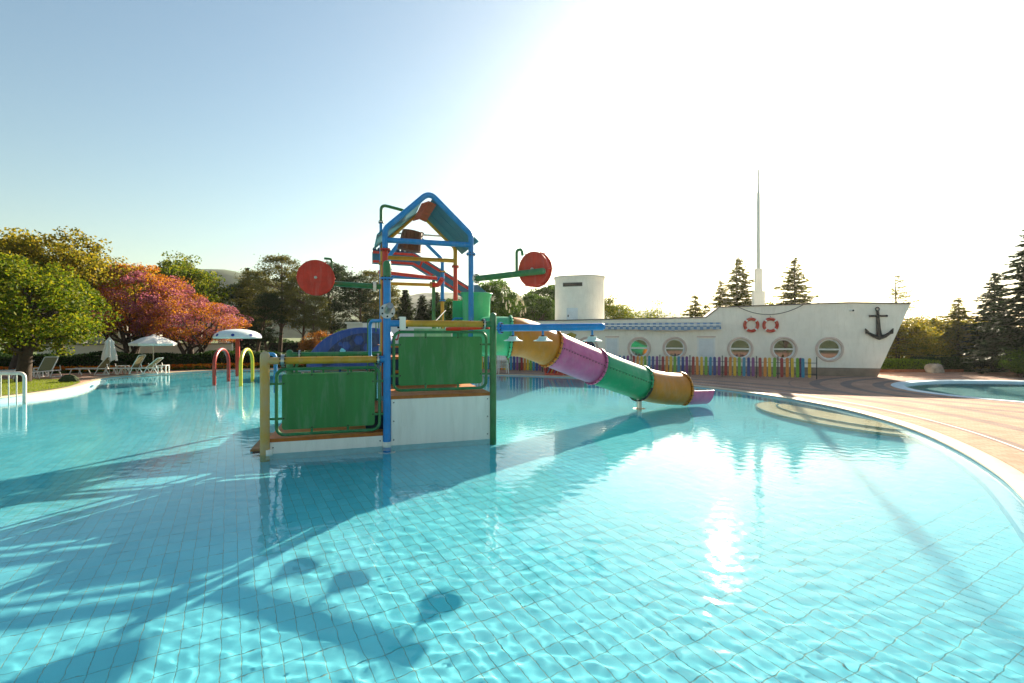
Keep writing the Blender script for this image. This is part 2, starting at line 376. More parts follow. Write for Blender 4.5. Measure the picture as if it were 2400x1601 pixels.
# ---- submerged steps by the right edge
M_STEP = mat('beige step', 'D9CCAE', .7, .08, 6, .1, 60); M_NOSE = mat('teal step nosing', '2B7E8C', .5, .1, 6)
def half_ring(cx, cy, rx, ry, rot, a0, a1, n=26):
    return [(cx+rx*math.cos(a)*math.cos(rot)-ry*math.sin(a)*math.sin(rot), cy+rx*math.cos(a)*math.sin(rot)+ry*math.sin(a)*math.cos(rot)) for a in np.linspace(a0, a1, n)]
for k, (rx, ry, z) in enumerate(((2.7, 1.55, -.17), (2.15, .95, -.06))):
    rot = R(101); poly = half_ring(8.45, 12.2, rx, ry, rot, R(0), R(180))
    st = MB().prism(poly, DEPTH, z).build('pool_step', M_STEP, wet=True, smooth=False); tag(st, kind='structure')
    e = [Vector((x, y, z+.004)) for x, y in poly]; e.append(e[0])
    nb = MB().tube(e, .028, 6).build('nosing', M_NOSE, st, wet=True)
# ------------------------------------------------------------------ ground, deck, lawn
M_GRASSG = mat('grass ground', '54631F', .95, .25, .8, .5, 20)
big = [(-1400, -1400), (1400, -1400), (1400, 1400), (-1400, 1400)]
P_OUT = offset(POOL, .31); P2_OUT = offset(POOL2, .41)
sheet('ground', big, [P_OUT, P2_OUT], .02, M_GRASSG)
def deck_mat():
    m = bpy.data.materials.new('terracotta pavers'); m.use_nodes = True; nt = m.node_tree; N = nt.nodes; L = nt.links; b = N['Principled BSDF']
    b.inputs['Roughness'].default_value = .9; b.inputs['Specular IOR Level'].default_value = .1
    g = N.new('ShaderNodeNewGeometry')
    br = N.new('ShaderNodeTexBrick'); br.inputs['Scale'].default_value = 1; br.inputs['Brick Width'].default_value = .2; br.inputs['Row Height'].default_value = .1
    br.inputs['Mortar Size'].default_value = .005; br.inputs['Color1'].default_value = (*lin('CEA28C'), 1); br.inputs['Color2'].default_value = (*lin('BC907A'), 1); br.inputs['Mortar'].default_value = (*lin('8E735F'), 1)
    mp = N.new('ShaderNodeMapping'); mp.inputs['Rotation'].default_value = (0, 0, R(24)); L.new(g.outputs['Position'], mp.inputs[0]); L.new(mp.outputs[0], br.inputs[0])
    def rings(c, per, thr, lo, hi, sc_=(1, 1, 1)):
        s1 = N.new('ShaderNodeVectorMath'); s1.operation = 'SUBTRACT'; s1.inputs[1].default_value = (*c, 0); L.new(g.outputs['Position'], s1.inputs[0])
        s2 = N.new('ShaderNodeVectorMath'); s2.operation = 'MULTIPLY'; s2.inputs[1].default_value = (sc_[0], sc_[1], 0); L.new(s1.outputs[0], s2.inputs[0])
        ln = N.new('ShaderNodeVectorMath'); ln.operation = 'LENGTH'; L.new(s2.outputs[0], ln.inputs[0])
        mo = N.new('ShaderNodeMath'); mo.operation = 'PINGPONG'; mo.inputs[1].default_value = per; L.new(ln.outputs[1], mo.inputs[0])
        gt = N.new('ShaderNodeMath'); gt.operation = 'GREATER_THAN'; gt.inputs[1].default_value = thr; L.new(mo.outputs[0], gt.inputs[0])
        a = N.new('ShaderNodeMath'); a.operation = 'GREATER_THAN'; a.inputs[1].default_value = lo; L.new(ln.outputs[1], a.inputs[0])
        c_ = N.new('ShaderNodeMath'); c_.operation = 'LESS_THAN'; c_.inputs[1].default_value = hi; L.new(ln.outputs[1], c_.inputs[0])
        m1 = N.new('ShaderNodeMath'); m1.operation = 'MULTIPLY'; L.new(gt.outputs[0], m1.inputs[0]); L.new(a.outputs[0], m1.inputs[1])
        m2 = N.new('ShaderNodeMath'); m2.operation = 'MULTIPLY'; L.new(m1.outputs[0], m2.inputs[0]); L.new(c_.outputs[0], m2.inputs[1]); return m2
    r1 = rings((19.6, 16.4), .55, .36, 5.7, 9.2, (1, 1.18)); r2 = rings((-.6, 12.4), .6, .42, 10.1, 13.0)
    mxs = N.new('ShaderNodeMath'); mxs.operation = 'MAXIMUM'; L.new(r1.outputs[0], mxs.inputs[0]); L.new(r2.outputs[0], mxs.inputs[1])
    sc1 = N.new('ShaderNodeMath'); sc1.operation = 'MULTIPLY'; sc1.inputs[1].default_value = .6; L.new(mxs.outputs[0], sc1.inputs[0])
    mx = N.new('ShaderNodeMix'); mx.data_type = 'RGBA'; mx.inputs[7].default_value = (*lin('66686C'), 1); L.new(sc1.outputs[0], mx.inputs[0]); L.new(br.outputs[0], mx.inputs[6])
    nz = N.new('ShaderNodeTexNoise'); nz.inputs['Scale'].default_value = .9; nz.inputs['Detail'].default_value = 8; L.new(g.outputs['Position'], nz.inputs[0])
    mr = N.new('ShaderNodeMapRange'); mr.inputs[1].default_value = .3; mr.inputs[2].default_value = .75; mr.inputs[3].default_value = 1.05; mr.inputs[4].default_value = .74; L.new(nz.outputs[0], mr.inputs[0])
    vm = N.new('ShaderNodeVectorMath'); vm.operation = 'SCALE'; L.new(mx.outputs[2], vm.inputs[0]); L.new(mr.outputs[0], vm.inputs['Scale']); L.new(vm.outputs[0], b.inputs['Base Color'])
    bp = N.new('ShaderNodeBump'); bp.inputs['Strength'].default_value = .5; bp.inputs['Distance'].default_value = .006; L.new(br.outputs['Fac'], bp.inputs['Height']); bp.invert = True; L.new(bp.outputs[0], b.inputs['Normal'])
    return m
M_PAVE = deck_mat()
DECK = [(40, -12), (40, 22), (30, 25.2), (24.5, 25.9), (19, 26.2), (16, 27.5), (2, 30.6), (-9, 30.6), (-13.5, 29.6), (-17, 28.9), (-19.6, 28.0), (-22, 25.3), (-26, 23.8), (-40, 22.5), (-40, -12)]
sheet('pool_deck', DECK, [P_OUT, P2_OUT], .06, M_PAVE)
# lawn island on the left, gently crowned
LAWN = catmull([(-15.62,11),(-15.6,14.3),(-15.75,16.5),(-16.5,18.3),(-17.9,19.9),(-19.8,20.3),(-23,19.9),(-28,19.3),(-34,18),(-36,12),(-30,6),(-19,5.5),(-16.25,8)], 5)
g = sheet('lawn', LAWN, [], .17, mat('lawn soil', '6B6F22', .95, .2, 2, .4, 30))
rng = np.random.default_rng(8)
q = rng.uniform((-30, 11), (-15.6, 20.4), (60000, 2)); q = q[inside(q[:, 0], q[:, 1], offset(LAWN, -.03))]
def blades(P, h, wd, rng):
    n = len(P); a = rng.uniform(0, 6.28, n); hh = h*rng.uniform(.5, 1.2, n); ln_ = rng.normal(0, .35, (n, 2))*hh[:, None]
    dx = np.stack([np.cos(a), np.sin(a)], 1)*wd/2
    A = np.column_stack([P[:, :2]-dx, P[:, 2]]); B = np.column_stack([P[:, :2]+dx, P[:, 2]]); C = np.column_stack([P[:, :2]+ln_, P[:, 2]+hh])
    return np.stack([A, B, C], 1).reshape(-1, 3), np.arange(3*n).reshape(-1, 3)
M_GRASS = leafmat('grass blades', ['5F7A16', '7E8F1E', '93991F', '6C8018'], .45)
V, Fc = blades(np.column_stack([q, np.full(len(q), .165)]), .06, .014, rng)
tag(npmesh('grass', V, Fc, M_GRASS), 'short sunlit grass on the lawn island beside the pool', 'grass', kind='stuff')

# ------------------------------------------------------------------ the water play tower (own axes: a along the front, b to the back)
OX, OY, TH = -2.271, 8.78, R(18)
U = Vector((math.cos(TH), math.sin(TH), 0)); VV = Vector((-math.sin(TH), math.cos(TH), 0))
def loc_(p):
    d = Vector((p[0]-OX, p[1]-OY, 0)); return Vector((d.dot(U), d.dot(VV), p[2]))
TW_ = thing('play_tower', 'colourful pipe-framed water play tower with blue gable roof standing in the pool', 'play tower', (OX, OY, 0), TH)
def pipe(name, pts, r, m, parent=TW_, **k): return MB().tube(pts, r, **k).build(name, m, parent, wet=True)
def flange(c, axis, r, m, parent=TW_, t=.03, n=8):
    f = MB().flange(c, axis, r, t).build('flange', m, parent, wet=True)
    MB().bolts(c, axis, r*.8, t, n, .013).build('bolts', M_BOLT, f, wet=True)['kind'] = 'stuff'; return f
Z0 = DEPTH-.02
A_, B_, G_, A2 = (-2, 0), (0, 0), (2, 0), (-2, 2)
# front posts
M_YFADE = mat('sun-faded yellow paint', 'C79A32', .5, .1, 2.2, .05, 60, col2='B9A888')
p = pipe('post', [(-2, 0, Z0), (-2, 0, 1.66)], .076, M_YFADE, dome=True, seg=20); tag(p, 'chalky faded yellow front corner post')
p = pipe('post', [(0, 0, Z0), (0, 0, 3.05)], .068, M_BLUE, seg=20); flange((0, 0, 3.04), (0, 0, 1), .115, M_BLUE, p)
pipe('post_cap', [(0, 0, 3.05), (0, 0, 3.30)], .072, M_GREEN, p, dome=True, seg=20)
MB().lathe([(.16, 0), (.16, .02)], (0, 0, DEPTH)).build('foot_plate', M_WHITE, p, wet=True)
p = pipe('post', [(2, 0, Z0), (2, 0, 2.39)], .064, M_GREEN, dome=True, seg=20)
pipe('post', [(-1.85, 2, Z0), (-1.85, 2, 1.64)], .07, M_GREEN, dome=True, seg=18)
for a in (-1.95, .0): MB().lathe([(.075, -.02), (.075, .14)], (a if a else 0, 0, -.06)).build('waterline_collar', M_WHITE, TW_, wet=True)
# decks, risers, skirts
def deck(a0, a1, b0, b1, z, planks=7):
    d = MB().box((a0, b0, z-.05), (a1, b1, z-.012)).build('deck', M_NAVY, TW_, wet=True)
    wd = (b1-b0)/planks
    for k in range(planks):
        MB().box((a0-.02, b0+k*wd+(.004 if k else -.02), z-.06 if k == 0 else z-.011), (a1+.02, b0+(k+1)*wd-.004, z)).build('deck_plank', M_DECK, d, wet=True)
    return d
deck(-1.93, -.07, .03, 1.98, .25); deck(.07, 1.94, .03, 2.24, .90); deck(.12, 2.1, 2.32, 4.2, 1.52); deck(.12, 2.1, 4.24, 6.3, 1.74)
def slab(name, lo, hi, m): return MB().box(lo, hi).build(name, m, TW_, smooth=False, wet=True)
def skirt(a0, a1, b, z1):
    s = slab('skirt_panel', (a0, b, DEPTH+.02), (a1, b+.03, z1), M_WHITE)
    for a in (a0+.045, a1-.045):
        for z in np.arange(.1, z1-.05, .34): MB().lathe([(.012, 0), (.009, .012)], (a, b, z), (0, -1, 0), 8).build('screw', M_BOLT, s)
    slab('waterline_strip', (a0-.001, b-.006, DEPTH+.03), (a1+.001, b-.001, -.004), mat('aqua waterline strip', '8FC9CE', .4))
    return s
skirt(-1.92, -.075, 0, .19); skirt(.075, 1.935, 0, .84)
slab('side_panel', (-1.99, .02, DEPTH), (-1.96, 1.98, .19), M_WHITE); slab('side_panel', (1.97, .05, DEPTH), (2.0, 2.25, .84), M_WHITE)
slab('back_panel', (-1.95, 1.99, DEPTH), (-.05, 2.02, .19), M_WHITE)
slab('riser', (.03, .05, .22), (.065, 2.2, .84), M_NAVY); slab('riser', (.1, 2.26, .88), (2.1, 2.31, 1.46), M_NAVY); slab('riser', (.1, 4.205, 1.52), (2.1, 4.235, 1.68), M_NAVY)
slab('step', (-.36, .35, .25), (.02, 1.95, .53), M_NAVY); slab('step_tread', (-.39, .33, .532), (.025, 1.97, .575), M_DECK)
slab('step', (.3, 1.93, .90), (1.9, 2.25, 1.17), M_NAVY); slab('step_tread', (.28, 1.90, 1.172), (1.92, 2.255, 1.215), M_DECK)
slab('entry_step', (-2.24, .3, DEPTH), (-2.0, 1.75, -.005), M_NAVY); slab('step_tread', (-2.27, .27, -.003), (-1.995, 1.78, .035), mat('worn tan tread', 'A77A4A', .7, .2, 8, .2))
slab('tower_skirt', (.14, 6.28, DEPTH), (2.08, 6.31, 1.68), M_WHITE); slab('tower_skirt', (.1, 2.3, DEPTH), (.13, 6.28, 1.46), M_NAVY); slab('tower_skirt', (2.08, 2.3, DEPTH), (2.11, 6.28, 1.46), M_NAVY)
# railings with tube frame and green board
def barrier(a0, a1, b, z0, z1, board=True, bz=None):
    r = .028; pts = [Vector((x, b, z)) for x, z in rrect(a0, a1, z0, z1, .13)]
    fr = MB().tube(pts, r, 10, closed=True).build('barrier_frame', M_GREEN, TW_, wet=True)
    if board:
        m = .085; poly = rrect(a0+m, a1-m, z0+m, (bz or z1)-m, .05)
        bd = MB().prism(poly, b-.012, b+.012, lambda x, y, z: (x, z, y)).build('barrier_panel', M_PANEL, TW_, wet=True)
        for x in (a0+(a1-a0)*.33, a0+(a1-a0)*.68):
            for z, s_ in ((z0, 1), (bz or z1, -1)):
                MB().box((x-.02, b-.016, min(z, z+s_*.1)), (x+.02, b-.0125, max(z, z+s_*.1))).build('clip', M_GREEN, fr)
                MB().lathe([(.014, 0), (.01, .012)], (x, b-.013, z+s_*.105), (0, -1, 0), 8).build('screw', M_BOLT, bd)
        for z in (z0+.25*(z1-z0), z0+.78*(z1-z0)):
            for x, s_ in ((a0, 1), (a1, -1)):
                MB().box((min(x-s_*.1, x+s_*.09), b-.016, z-.02), (max(x-s_*.1, x+s_*.09), b-.0125, z+.02)).build('clip', M_GREEN, fr)
                MB().lathe([(.014, 0), (.01, .012)], (x+s_*.115, b-.013, z), (0, -1, 0), 8).build('screw', M_BOLT, bd)
barrier(-1.82, -.13, -.01, .31, 1.43); barrier(.12, 1.86, -.01, 1.0, 2.07)
barrier(-1.72, -.12, 2.0, .31, 1.47, True, 1.3)
# horizontal supply pipes on the front, joined with bolted flanges
def rail(a0, a1, b, z, m, r=.062):
    p = pipe('rail_pipe', [(a0, b, z), (a1, b, z)], r, m, seg=18)
    for a in np.linspace(a0, a1, 7)[1:-1]: MB().lathe([(.008, 0), (.008, .02)], (a, b, z+r-.004), (0, 0, 1), 6).build('spray_jet', M_BOLT, p)
    return p
rail(-1.70, -.17, 0, 1.575, M_YEL)
pipe('stub_pipe', [(-2, 0, 1.575), (-1.74, 0, 1.575)], .062, M_YFADE); flange((-1.72, 0, 1.575), (1, 0, 0), .105, M_STEEL, t=.05)
flange((-.155, 0, 1.575), (1, 0, 0), .105, M_STEEL); pipe('stub_pipe', [(-.14, 0, 1.575), (0, 0, 1.575)], .062, M_BLUE)
rail(.33, 1.80, 0, 2.225, M_YEL); pipe('stub_pipe', [(0, 0, 2.225), (.22, 0, 2.225)], .062, M_BLUE)
slab('flange_block', (.215, -.115, 2.11), (.325, .115, 2.345), M_WHITE)
for z in (2.15, 2.3):
    for a in (.205, .335): MB().lathe([(.016, -.03), (.016, .03)], (a, -.08, z), (1, 0, 0), 8).build('bolt', M_BOLT, TW_)
flange((1.815, 0, 2.225), (1, 0, 0), .105, M_STEEL); pipe('stub_pipe', [(1.83, 0, 2.225), (2, 0, 2.225)], .062, M_GREEN)
pipe('rail_pipe', [(-1.85, 2, 1.60), (0.05, 2, 1.60)], .055, M_GREEN); flange((-1.66, 2, 1.60), (1, 0, 0), .1, M_STEEL)
pipe('rail_pipe', [(1.95, .1, 2.17), (1.2, .6, 2.13)], .04, M_RED)
# water cannon on the blue post
nz = MB().lathe([(.135, 0), (.135, .025)], (0, -.085, 2.44), (0, -1, .15), 28).build('water_cannon', M_STEEL, TW_)
for k in range(6):
    a = 2*math.pi*(k+.5)/6; MB().lathe([(.018, 0), (.018, .014)], (.1*math.cos(a), -.112, 2.445+.1*math.sin(a)), (0, -1, .15), 10).build('bolt', M_BOLT, nz)
d = Vector((.16, -1, .38)).normalized(); c = Vector((0, -.1, 2.445))
MB().tube([c, c+d*.24], .062, 20, cap=False).tube([c+d*.24, c+d*.02], .055, 20).build('nozzle', M_STEEL, nz)
# blue side handrail loops on the left of the blue post and by the entry step
pipe('handrail', fillet([(0, .02, 2.28), (-.28, .55, 2.28), (-.28, .55, 1.58), (-.02, .25, 1.43)], .12), .032, M_BLUE)
pipe('handrail', fillet([(-2.05, .3, Z0), (-2.05, .3, 1.68), (-1.88, .3, 1.68), (-1.88, .3, 1.0)], .09), .03, M_BLUE)
pipe('water_pipe', [(-.07, .1, .9), (-.07, .1, 2.98)], .018, M_ORANGE, seg=8)
pipe('hose', fillet([(.1, .2, 2.0), (.2, .2, 1.9), (.24, .1, 2.15)], .1), .014, M_RED, seg=8)
# the three portal arches
def arch(b, z_e, z_a, r, m_arch, m_post, zf, xbar, al=.1):
    path = fillet([(al, b, zf), (al, b, z_e), (1.1, b, z_a), (2.1, b, z_e), (2.1, b, zf)], .22, 7)
    ar = pipe('roof_arch', path, r, m_arch, seg=18)
    pipe('tie_bar', [(al, b, xbar), (2.1, b, xbar)], r*.95, m_arch, ar)
    for a in (al, 2.1):
        mp_ = m_post[0] if a < 1 else m_post[1]
        po = pipe('post', [(a, b, Z0), (a, b, zf-.02)], r, mp_, seg=18); flange((a, b, zf-.01), (0, 0, 1), r*1.75, mp_, po)
    return ar
arch(2.3, 4.43, 5.36, .066, M_BLUE, (M_RED, M_BLUE), 3.97, 4.18)
arch(4.2, 4.43, 5.36, .058, M_YEL, (M_YEL, M_RED), 3.93, 4.08, .14)
arch(6.3, 4.43, 5.36, .058, M_BLUE, (M_BLUE, M_YEL), 4.05, 3.82, .43)
flange((2.1, 6.3, 3.12), (0, 0, 1), .1, M_BLUE); pipe('post_sleeve', [(2.1, 6.3, 3.14), (2.1, 6.3, 4.03)], .0605, M_BLUE)
pipe('cross_pipe', [(.3, 6.2, 3.60), (1.75, 6.2, 3.60)], .05, M_YEL); flange((1.72, 6.2, 3.60), (1, 0, 0), .1, M_YEL)
pipe('valve_elbow', fillet([(1.76, 6.2, 3.60), (1.95, 6.2, 3.60), (2.05, 6.0, 3.78)], .1), .075, M_RED)
pipe('cross_pipe', [(.1, 5.2, 3.82), (1.9, 6.25, 3.82)], .052, M_RED)
po = pipe('post', [(1.86, 6.55, Z0), (1.86, 6.55, 3.95)], .055, M_GREEN); flange((1.86, 6.55, 2.83), (0, 0, 1), .09, M_GREEN, po)
# roof sheets between the first two arches
def roof_sheet(s_, ov):
    s0 = Vector((s_*.10, 0, -.085)); s1 = Vector((s_*(1+ov), 0, -.93*(1+ov)))
    ap = Vector((1.1, 0, 5.36))
    o = MB()
    p0, p1 = ap+s0, ap+s1; nrm = Vector((s_*.68, 0, .73))*.03
    V = [];
    for b in (2.32, 4.18):
        for q in (p0, p1): V += [Vector((q.x, b, q.z)), Vector((q.x, b, q.z))+nrm]
    o.add(V, [(0,2,3,1),(4,5,7,6),(0,4,6,2),(1,3,7,5),(0,1,5,4),(2,6,7,3)])
    return o.build('roof_sheet', M_TEAL, TW_, smooth=False)
rs = roof_sheet(1, .18)
for b in (2.9, 3.5): MB().bar((1.35, b, 5.09), (2.25, b, 4.25), .012, .008).build('sheet_seam', M_TEAL, rs)
roof_sheet(-1, .16)
MB().prism([(.93, 5.10), (1.1, 5.17), (1.27, 5.10), (1.27, 5.08), (1.1, 5.145), (.93, 5.08)], 2.36, 4.14, lambda x, y, z: (x, z, y)).build('ridge_sheet', M_ORANGE, TW_, smooth=False)
# tipping bucket with staves
bk = MB().lathe([(.24, .52), (.26, .54), (.31, .02), (.33, 0), (.34, .0), (.345, -.03), (.3, -.04)], (0, 0, 0), (0, 0, 1), 28).build('tipping_bucket', M_WOOD, TW_)
bk.location = (.95, 5.2, 4.50); bk.rotation_euler = (R(5), R(9), 0)
for k in range(16):
    a = 2*math.pi*k/16; c, s_ = math.cos(a), math.sin(a); t = .052
    V = []
    for r, z in ((.325, 0.0), (.268, .53)):
        for dr in (0, .014):
            for w_ in (-t*r/.33, t*r/.33): V.append(((r+dr)*c-w_*s_, (r+dr)*s_+w_*c, z))
    MB().add(V, [(0,1,3,2),(4,6,7,5),(2,3,7,6),(0,4,5,1),(0,2,6,4),(1,5,7,3)]).build('stave', M_WOOD, bk, smooth=False)
pipe('bucket_axle', [(.1, 5.2, 4.95), (2.1, 5.2, 4.95)], .025, M_STEEL, seg=10)
pipe('bucket_rib', [(1.22, 5.35, 4.75), (1.34, 5.35, 5.05)], .06, M_WOOD, seg=12)
# overhead filling pipe
po = pipe('filling_post', [(.14, 4.9, 1.7), (.14, 4.9, 5.15)], .045, M_BLUE); flange((.14, 4.9, 5.17), (0, 0, 1), .075, M_STEEL, po)
pipe('filling_pipe', fillet([(.14, 4.9, 5.18), (.14, 4.9, 5.66), (.80, 4.95, 5.55), (.84, 5.0, 5.2)], .14), .043, M_GREEN)
# upper flume with red edge rails
fl_pts = [(.0, 7.6, 4.42), (1.30, 7.6, 4.40), (3.35, 7.6, 3.22)]
fm = MB(); Wd, Hh = .30, .40
ring = [(-Wd, Hh), (-Wd, 0), (Wd, 0), (Wd, Hh), (Wd-.03, Hh), (Wd-.03, .04), (-Wd+.03, .04), (-Wd+.03, Hh)]
V = [Vector((p[0], p[1]+x, p[2]+z)) for p in fl_pts for x, z in ring]
fm.add(V, [(i*8+k, i*8+(k+1) % 8, (i+1)*8+(k+1) % 8, (i+1)*8+k) for i in range(2) for k in range(8)]+[tuple(range(7, -1, -1)), tuple(16+k for k in range(8))])
fl = fm.build('water_flume', M_SLATE, TW_, smooth=False)
for dz in (.0, .30):
    for i in range(2):
        p, q = Vector(fl_pts[i]), Vector(fl_pts[i+1]); MB().bar(p+Vector((0, -Wd-.02, dz)), q+Vector((0, -Wd-.02, dz)), .05, .075).build('flume_rail', M_RED, fl, smooth=False)
MB().bar((1.5, 7.6-Wd-.02, 4.28), (1.62, 7.6-Wd-.02, 4.56), .045, .06).build('flume_brace', M_RED, fl, smooth=False)
for k in range(9): MB().lathe([(.06, -.03), (.06, .03)], (.05+k*.15, 7.6-Wd+.01, 4.82), (0, 1, 0), 10).build('flume_float', M_NAVY, fl)
MB().prism([(3.25, 3.3), (3.75, 3.15), (3.85, 3.5), (3.5, 3.78), (3.2, 3.75)], 7.3, 7.9, lambda x, y, z: (x, z, y)).build('flume_mouth', M_SLATE, fl, smooth=False)
pipe('flume_post', [(2.9, 7.95, Z0), (2.9, 7.95, 3.5)], .055, M_GREEN, fl)
# spinning bucket wheels on green arms
def wheel(c, axis, r, th):
    c = Vector(c); ax = Vector(axis).normalized()
    w_ = MB().lathe([(r*.93, -th*.42), (r*.93, th*.42)], c, ax, 40).build('water_wheel', M_RED, TW_)
    for s_ in (-1, 1):
        MB().lathe([(.01, 0), (r-.01, 0), (r, .008), (r, .022), (r-.01, .03), (.01, .03)], c+ax*(s_*th/2-(.03 if s_ > 0 else 0)), ax, 44).build('wheel_disc', M_RED, w_)
    up = Vector((0, 0, 1)); x = ax.cross(up).normalized()
    for k in range(6):
        a = math.pi/3*k; d = x*math.cos(a)+up*math.sin(a); MB().bar(c+d*r*.9-ax*th*.45, c+d*r*.9+ax*th*.45, .02, .12, d).build('wheel_cup', M_RED, w_, smooth=False)
    MB().lathe([(.035, 0), (.035, .03), (.015, .05)], c+ax*th/2, ax, 12).build('wheel_hub', M_STEEL, w_)
    return w_
pipe('wheel_arm', [(.1, 4.2, 3.30), (-1.62, 4.2, 3.36)], .068, M_GREEN, dome=True, seg=16); flange((-.06, 4.2, 3.305), (1, 0, 0), .12, M_WHITE, t=.08)
wheel((-1.48, 3.98, 3.45), (0, -1, 0), .44, .2)
pipe('jet_hook', fillet([(-1.12, 4.25, 3.34), (-1.12, 4.25, 3.98), (-1.3, 4.2, 3.98)], .07), .03, M_GREEN)
pw = Vector((-.984, 11.62, 3.36)); dw = Vector((.80, -.60, .0)).normalized(); e = pw+dw*2.05+Vector((0, 0, .03))
pipe('wheel_arm', [loc_(pw+dw*.18), loc_(e)], .07, M_GREEN, dome=True, seg=16); flange(loc_(pw+dw*.17), loc_(pw+dw)-loc_(pw), .12, M_WHITE)
nw = Vector((-dw.y, dw.x, 0)); wc = pw+dw*1.72+nw*.2+Vector((0, 0, .11))
wheel(loc_(wc), loc_(wc-nw)-loc_(wc), .39, .2)
hk = pw+dw*1.36; pipe('jet_hook', [loc_(x) for x in fillet([hk, hk+Vector((0, 0, .55)), hk+dw*.14+Vector((0, 0, .56)), hk+dw*.16+Vector((0, 0, .42))], .08)], .032, M_GREEN)
# blue spray bar with three showers
g0 = Vector((OX, OY, 0))+U*2; ds = Vector((.927, -.374, 0))
s0, s1 = g0+ds*.10+Vector((0, 0, 2.15)), g0+ds*2.12+Vector((0, 0, 2.16))
sb = pipe('spray_bar', [loc_(s0), loc_(s1)], .066, M_BLUE, dome=True, seg=20); flange(loc_(s0+ds*.06), loc_(s0+ds)-loc_(s0), .115, M_BLUE, t=.04)
for t in (.42, 1.02, 1.95):
    c = loc_(g0+ds*t+Vector((0, 0, 2.12))); pipe('shower_stem', [c+Vector((0, 0, .03)), c-Vector((0, 0, .16))], .02, M_BLUE, sb)
    hd = MB().lathe([(.03, .0), (.075, -.002), (.085, -.035), (.11, -.06), (.175, -.078), (.18, -.088), (.16, -.092), (.02, -.085)], c-Vector((0, 0, .13)), seg=30).build('shower_head', mat('pale mint shower', 'CFE6DE', .4, .04), sb)
    MB().lathe([(.035, 0), (.035, .02)], c-Vector((0, 0, .13)), seg=12).build('collar', M_BOLT, hd)
# mint entry hood on the upper platform
HC = loc_((-.93, 11.95, 0))
hood = MB()
V = []; n = 18
for z, r in ((1.5, .37), (2.5, .37), (2.93, .38), (3.04, .43), (3.05, .45)):
    for k in range(n+1):
        a = R(-150)+R(240)*k/n; V.append((HC.x+r*math.cos(a), HC.y+r*math.sin(a)*.8, z))
hood.add(V, [(i*(n+1)+k, i*(n+1)+k+1, (i+1)*(n+1)+k+1, (i+1)*(n+1)+k) for i in range(4) for k in range(n)])
ho = hood.build('slide_hood', M_MINT, TW_); so = ho.modifiers.new('s', 'SOLIDIFY'); so.thickness = .02
slab('hood_wing', (1.72, 2.62, 1.5), (2.02, 2.66, 2.86), M_TGREEN); slab('back_board', (.98, 4.3, 1.55), (2.0, 4.34, 2.2), mat('pale mint board', '8FC7A6', .5))
pipe('handrail', fillet([(1.95, 2.45, 1.6), (1.95, 2.45, 2.42), (1.72, 2.42, 2.42), (1.62, 2.42, 2.3)], .06), .02, M_BLUE, seg=8)
st = pipe('stair_rail', [(1.6, 4.6, 2.40), (2.0, 5.2, 2.75)], .014, M_STEEL, seg=8)
for k in range(4): pipe('baluster', [(1.63+k*.11, 4.65+k*.165, 1.8), (1.63+k*.11, 4.65+k*.165, 2.42+k*.096)], .015, M_GREEN, st, seg=6)

# ------------------------------------------------------------------ tube slide
SP = [(-.62, 11.62, 2.0), (-.12, 11.25, 1.985), (.32, 11.5, 1.93), (.92, 11.9, 1.70), (2.15, 12.62, 1.20), (3.55, 13.40, .69), (4.35, 13.8, .50), (5.08, 14.12, .44), (5.65, 14.35, .43)]
sp = catmull(SP, 8, closed=False)
SL = thing('tube_slide', 'closed tube water slide of mint, orange and pink sections dropping into the pool', 'tube slide', (0, 0, 0))
def frames(P):
    P = [Vector(p) for p in P]; out = []
    for i in range(len(P)):
        t = (P[min(i+1, len(P)-1)]-P[max(i-1, 0)]).normalized(); x = t.cross(Vector((0, 0, 1))).normalized(); out.append((P[i], t, x, x.cross(t)))
    return out
FR = frames(sp); RT = .445
def section(i0, i1, m, name='tube_section', a0=0, a1=360, n=36, r=RT):
    full = a1-a0 >= 360; V = []; k_ = n if full else n+1
    for i in range(i0, i1+1):
        p, t, x, y = FR[i]
        for k in range(k_): a = R(a0+(a1-a0)*k/n); V.append(p+x*r*math.cos(a)+y*r*math.sin(a))
    Fc = [(i*k_+k, i*k_+(k+1) % k_, (i+1)*k_+(k+1) % k_, (i+1)*k_+k) for i in range(i1-i0) for k in range(n)]
    b = MB(); b.v = [tuple(v) for v in V]; b.f = Fc; o = b.build(name, m, SL, wet=True)
    s_ = o.modifiers.new('s', 'SOLIDIFY'); s_.thickness = .02; s_.offset = 0; return o
def ring_(i, m, parent, a0=0, a1=360, r=RT+.03, rr=.028):
    p, t, x, y = FR[i]; full = a1-a0 >= 360; n = 36
    pts = [p+x*r*math.cos(R(a))+y*r*math.sin(R(a)) for a in np.linspace(a0, a1, n, endpoint=not full)]
    o = MB().tube(pts, rr, 8, closed=full).build('joint_flange', m, parent, wet=True)
    if full:
        b = MB()
        for k in range(24):
            a = 2*math.pi*k/24; b.lathe([(.013, -.04), (.013, .04)], p+x*(r+.012)*math.cos(a)+y*(r+.012)*math.sin(a), t, 6)
        b.build('bolts', M_BOLT, o, wet=True)['kind'] = 'stuff'
    return o
segs = [(0, 9, M_MINT), (9, 24, M_TORANGE), (24, 32, M_TPINK), (32, 40, M_TGREEN), (40, 54, M_TORANGE)]
